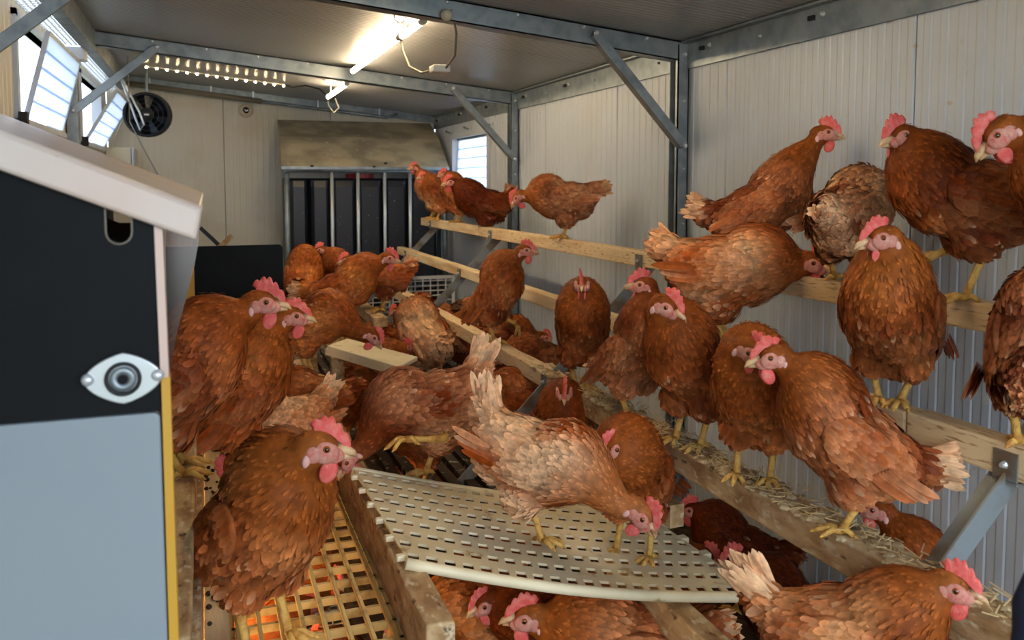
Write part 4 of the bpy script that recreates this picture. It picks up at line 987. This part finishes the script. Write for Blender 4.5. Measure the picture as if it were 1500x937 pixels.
# ---- middle perch
hen('big orange hen with white wing edges, tail towards the left, on middle perch', perch(2, 1062) + Vector((.0, .0, .0)), -4, 1.14, -4, (.19, 0, .215), -25, -20, tail=(16, .085, .6), tone=.72, pale=.30, neck=.35, hz=.19, legs='ss', tailpale=.35, fluff=1.05)
hen('hen facing the camera with head turned left on the middle perch at right', perch(2, 1310) + Vector((-.01, 0, 0)), 258, 1.0, 34, (.085, 0, .345), -50, -12, tail=(-5, .08, .4), tone=.38, pale=.06, neck=.6, hz=.175, footgap=.02, fluff=1.1)
hen('hen with ruffled wing cut off by the right frame edge on middle perch', perch(2, 1530) + Vector((-.01, 0, 0)), 80, .95, 30, (.12, 0, .25), 60, -40, tail=(-40, .07, .4), tone=.24, pale=.12, hz=.185, fluff=1.0)
# ---- lowest perch
hen('upright hen looking right, far end of the lowest perch before the far post', perch(3, 728), 335, 1.04, 48, (.115, 0, .37), 18, -5, tail=(-35, .07, .3), tone=.5, pale=.08, neck=.35, legs='rs', hz=.195, lod=1)
hen('slim hen facing the camera head on, on the lowest perch', perch(3, 853), 268, 1.0, 44, (.075, 0, .345), 0, -5, tail=(-20, .06, .3), tone=.28, pale=.04, neck=.45, hz=.19, fluff=.92, footgap=.02)
hen('hen on the lowest perch with fluffy pinkish rump, head turned left', perch(3, 930), 318, 1.0, 36, (.035, 0, .375), 218, 0, tail=(5, .075, .4), tone=.36, pale=.22, neck=.2, hz=.18, legs='hs', tailpale=.6)
hen('hen on the lowest perch with bowed head looking to the right', perch(3, 1010), 232, 1.06, 34, (.10, 0, .345), 105, -25, tail=(38, .085, .3), tone=.34, pale=.05, neck=.35, hz=.19, tailpale=.4)
hen('hen facing right cheek to cheek with its neighbour, beak pointing down', perch(3, 1104), 262, 1.0, 38, (.11, 0, .315), 65, -32, tail=(0, .06, .3), tone=.42, pale=.05, neck=.4, hz=.19)
hen('large glossy hen facing left with upturned pale tail on the lowest perch', perch(3, 1236), 186, .97, 30, (.135, 0, .335), 12, -12, tail=(18, .10, .55), tone=.40, pale=.14, neck=.45, hz=.18, legs='sh', tailpale=.7, fluff=1.05)
# ---- on and around the slatted panel
def on_plate(u, v, z=.70):
    p = at(u, v, Z=z)
    return p
hen('pale buff hen in the centre pecking down to the right on the slatted panel', on_plate(780, 806, .735), -22, 1.0, -22, (.235, 0, .125), 0, -50, tail=(58, .11, .3), tone=.70, pale=.70, neck=.8, hz=.205, tint=(1, .93, .90), legs='sh', tailpale=.92)
hen('hen standing behind the slatted panel corner, head tucked down to the left', on_plate(928, 815, .672), 250, .98, 26, (.105, 0, .30), -42, -35, tail=(20, .09, .5), tone=.42, pale=.06, neck=.45, hz=.20, footgap=.042, tailpale=.5)
hen('dark hen with raised pale tail and lifted leg at the left end of slatted panel', on_plate(632, 704, .745), 192, 1.05, -16, (.205, 0, .085), 10, -60, tail=(42, .115, .35), tone=.33, pale=.22, neck=.05, hz=.195, legs='fs', tailpale=.75)
hen('hen facing the camera, brown face looking down, behind the pale hen', at(824, 722, Z=.606), 272, 1.0, 40, (.07, 0, .34), 0, -30, tone=.25, pale=.03, neck=.25, lod=1)
hen('hen with orange back behind the pale hen, red comb showing over raised tail', at(772, 660, Z=.606), 150, .9, 10, (.17, 0, .27), 0, 0, tone=.55, pale=.1, lod=2)
hen('brown hen low behind the slatted panel, left of the pale hen', at(662, 765, Z=FZ), 200, 1.0, 0, LOW, 0, -30, tone=.3, pale=.02, lod=2)
# ---- far middle group
hen('ruffled tan hen in the far middle group with cream patches', at(622, 575, Z=.606), 120, 1.2, 20, (.1, 0, .30), 30, -20, tone=.75, pale=.7, lod=2, tint=(.95, .85, .75), hz=.22)
hen('dark hen facing left beside the ruffled tan hen in the middle', at(690, 560, Z=.606), 178, .78, 8, (.165, 0, .235), 10, -10, tint=(.7, .6, .6), tone=.12, pale=.05, neck=.2, lod=2)
hen('brown hen seen from behind, left of the ruffled tan hen', at(568, 575, Z=.606), 140, .88, 5, LOW, 0, -30, tail=(5, .07, .3), tone=.3, pale=.02, lod=2)
hen('dark hen with red comb behind the lowest perch, beside the far post', at(700, 538, Z=.606), 182, .9, 15, (.15, 0, .28), 0, -10, tone=.15, pale=.02, lod=2)
hen('small far hen behind the diagonal strut by the white grid', at(632, 505, Z=.606), 170, 1.0, 5, LOW, 0, -30, tone=.3, pale=.1, lod=3)
hen('brown hen low under the lowest perch near the middle post', at(790, 590, Z=.606), 200, 1.0, 5, LOW, 0, -30, tone=.25, pale=.08, lod=2)
hen('brown hen low behind the lowest perch strut foot', at(735, 555, Z=.606), 10, 1.0, 5, LOW, 0, -30, tone=.2, pale=.05, lod=3)
# ---- left far group
hen('hen with arched neck at the edge of the black board, far left group', at(445, 462, Z=.881), 80, 1.0, 25, (.09, 0, .28), 0, -40, tail=(-20, .06, .3), tone=.7, pale=.05, neck=.6, lod=2)
hen('small far hen with red face looking left before the tank', at(508, 450, Z=.881), 178, .9, 25, (.13, 0, .33), 0, -10, tail=(60, .08, .4), tone=.3, pale=.05, lod=2, tailpale=1.0)
hen('far hen with dark back facing left, tail raised before the tank', at(560, 455, Z=.881), 183, .95, 0, (.175, 0, .27), 0, -15, tail=(45, .085, .5), tone=.35, pale=.08, lod=2, tailpale=.5)
hen('long orange hen stretching right above the others, pale tail at left', at(502, 497, Z=.881), 2, .98, 14, (.185, 0, .335), -10, -12, tail=(12, .10, .4), tone=.55, pale=.03, neck=.45, lod=1, hz=.205, tailpale=.5)
hen('orange hen pecking to the right with red comb above the plain panel', Vector((.285, 2.60, .853)), -8, .95, -2, (.215, 0, .165), 0, -50, tail=(50, .08, .4), tone=.62, pale=.05, neck=.2, lod=1, hz=.215)
hen('hen on the rail facing right, second red comb behind the nearest rail hen', Vector((.065, 2.07, .775)), 8, 1.14, 42, (.115, 0, .35), -8, -8, tail=(-20, .07, .3), tone=.38, pale=.03, neck=.5, lod=1, hz=.18, legs='hh')
hen('hen on the rail beside the nest box, big pink comb, facing right', Vector((-.058, 1.66, .917)), -2, 1.06, 30, (.155, 0, .325), -6, -6, tail=(0, .09, .4), tone=.40, pale=.08, neck=.40, lod=1, hz=.18, fluff=1.08, tint=(1, .92, .9))
hen('light orange ruffled hen with pale tail to the right, head down, at left', at(425, 708, Z=.705), 215, .9, -8, (.20, 0, .12), 0, -60, tail=(32, .10, .3), tone=.8, pale=.42, neck=.5, lod=1, tailpale=.85)
hen('orange brown hen just behind the light orange ruffled one', at(462, 652, Z=.702), 170, .84, 0, LOW, 0, -40, tail=(10, .07, .3), tone=.55, pale=.1, lod=2)
hen('large hen standing on the yellow grid in the left foreground, facing right', at(390, 948, Z=.702), 308, 1.12, 34, (.125, 0, .35), 48, -10, tail=(-10, .07, .4), tone=.58, pale=.10, neck=.45, hz=.20, fluff=1.10, footgap=.040)
# ---- right foreground
hen('big hen in the right foreground facing right with fanned pale tail', Vector((.828, .92, .658)), -6, .88, 6, (.150, 0, .335), -6, -8, tail=(38, .125, .5), tone=.50, pale=.16, neck=.45, hz=.21, legs='ss', fluff=1.05, tailpale=.6)
hen('hen peeking left from behind the lowest perch, below the glossy hen', at(1345, 1010, Z=.45), 182, .98, 50, (.09, 0, .40), 0, -5, tone=.2, pale=.02, neck=.3, hz=.21)
hen('hen tail and back behind the lowest perch at the lower right', at(1365, 1130, Z=.45), 172, 1.0, 10, LOW, 0, -40, tail=(55, .12, .3), tone=.25, pale=.06, tailpale=.4, hz=.24)
hen('dark hen facing left, plumage tinted darker for the shadow under the lowest perch', at(1080, 890, Z=FZ), 180, .94, 15, (.135, 0, .30), 0, -5, tail=(25, .08, .4), tone=.03, pale=0, neck=.02, tailpale=.02, tint=(.7, .7, .7), hz=.19)  # tint darkens the dark plumage further for the shade under the perch
hen('dark hen with shade-darkened plumage facing left between the slatted panel and the big foreground hen', at(1160, 1010, Z=FZ), 186, .98, 25, (.13, 0, .32), 0, -15, tail=(10, .07, .3), tint=(.55, .5, .5), tone=.10, pale=0, neck=.1, tailpale=.1)  # shade beside the panel is put into the plumage tint
hen('small red combed hen peeking over the edge of the slatted panel at right', at(965, 955, Z=FZ), 350, .92, 20, (.12, 0, .31), 0, -30, tone=.2, pale=0, neck=.2, tailpale=.1)
hen('hen under the slatted panel with orange belly, left side', at(690, 990, Z=FZ), 200, .9, 0, LOW, 0, -30, tone=.75, pale=.05, lod=2)
hen('dark faced hen peeking left from under the panel, beside the beam end', at(800, 1015, Z=FZ), 200, .98, 10, (.15, 0, .26), 0, -25, tone=.15, pale=.02, neck=.05)
hen('hen with cream throat facing left at the bottom edge, under the panel', at(925, 1088, Z=FZ), 184, 1.2, -2, (.185, 0, .235), 5, -5, tail=(5, .08, .3), tone=.42, pale=.12, neck=.75)
# ---- below the yellow grid
for k, (x, y, a, t, lb) in enumerate(((.12, 1.42, 200, .7, 'hen below the yellow grid, nearest the camera'), (.24, 1.62, 120, .4, 'hen below the yellow grid beside the thick beam'),
        (.08, 1.85, 20, .6, 'hen below the yellow grid, middle of the lower level'), (.22, 2.1, 300, .3, 'hen below the yellow grid, far part of the lower level'), (.2, 1.25, 250, .5, 'hen below the yellow grid at the bottom frame edge'))):
    hen(lb, Vector((x, y, FZ)), a, .84, 5, (.15, 0, .25), 0, -20, tone=t, pale=.1, lod=2, tailpale=.3, tail=(15, .08, .3))
for k, (x, y, a) in enumerate(((.75, 2.1, 30), (.55, 2.3, 200), (.8, 2.6, 100), (.45, 2.75, 300), (.6, 3.2, 30), (.75, 3.7, 200), (.3, 3.6, 170), (.5, 4.2, 20), (.2, 4.4, 60))):
    hen(['hen on the floor behind the slatted panel, head low', 'hen on the floor left of centre behind the lifted leg', 'hen on the floor beside the lowest perch, mid coop',
         'hen on the floor by the far end of the thick beam', 'hen on the floor in the far middle of the coop', 'far hen on the floor near the third strut', 'far hen on the floor behind the black board',
         'farthest hen on the floor before the white grid', 'farthest left hen on the floor before the tank'][k], Vector((x, y, .606 if x > .42 and y > 2.2 and y < 4.1 else FZ)), a, .9, 8, (.15, 0, .26), 0, -20, tone=.2 + .05 * (k % 4), pale=.05, lod=3 if k > 2 else 2, tail=(15, .07, .3), tailpale=.3)
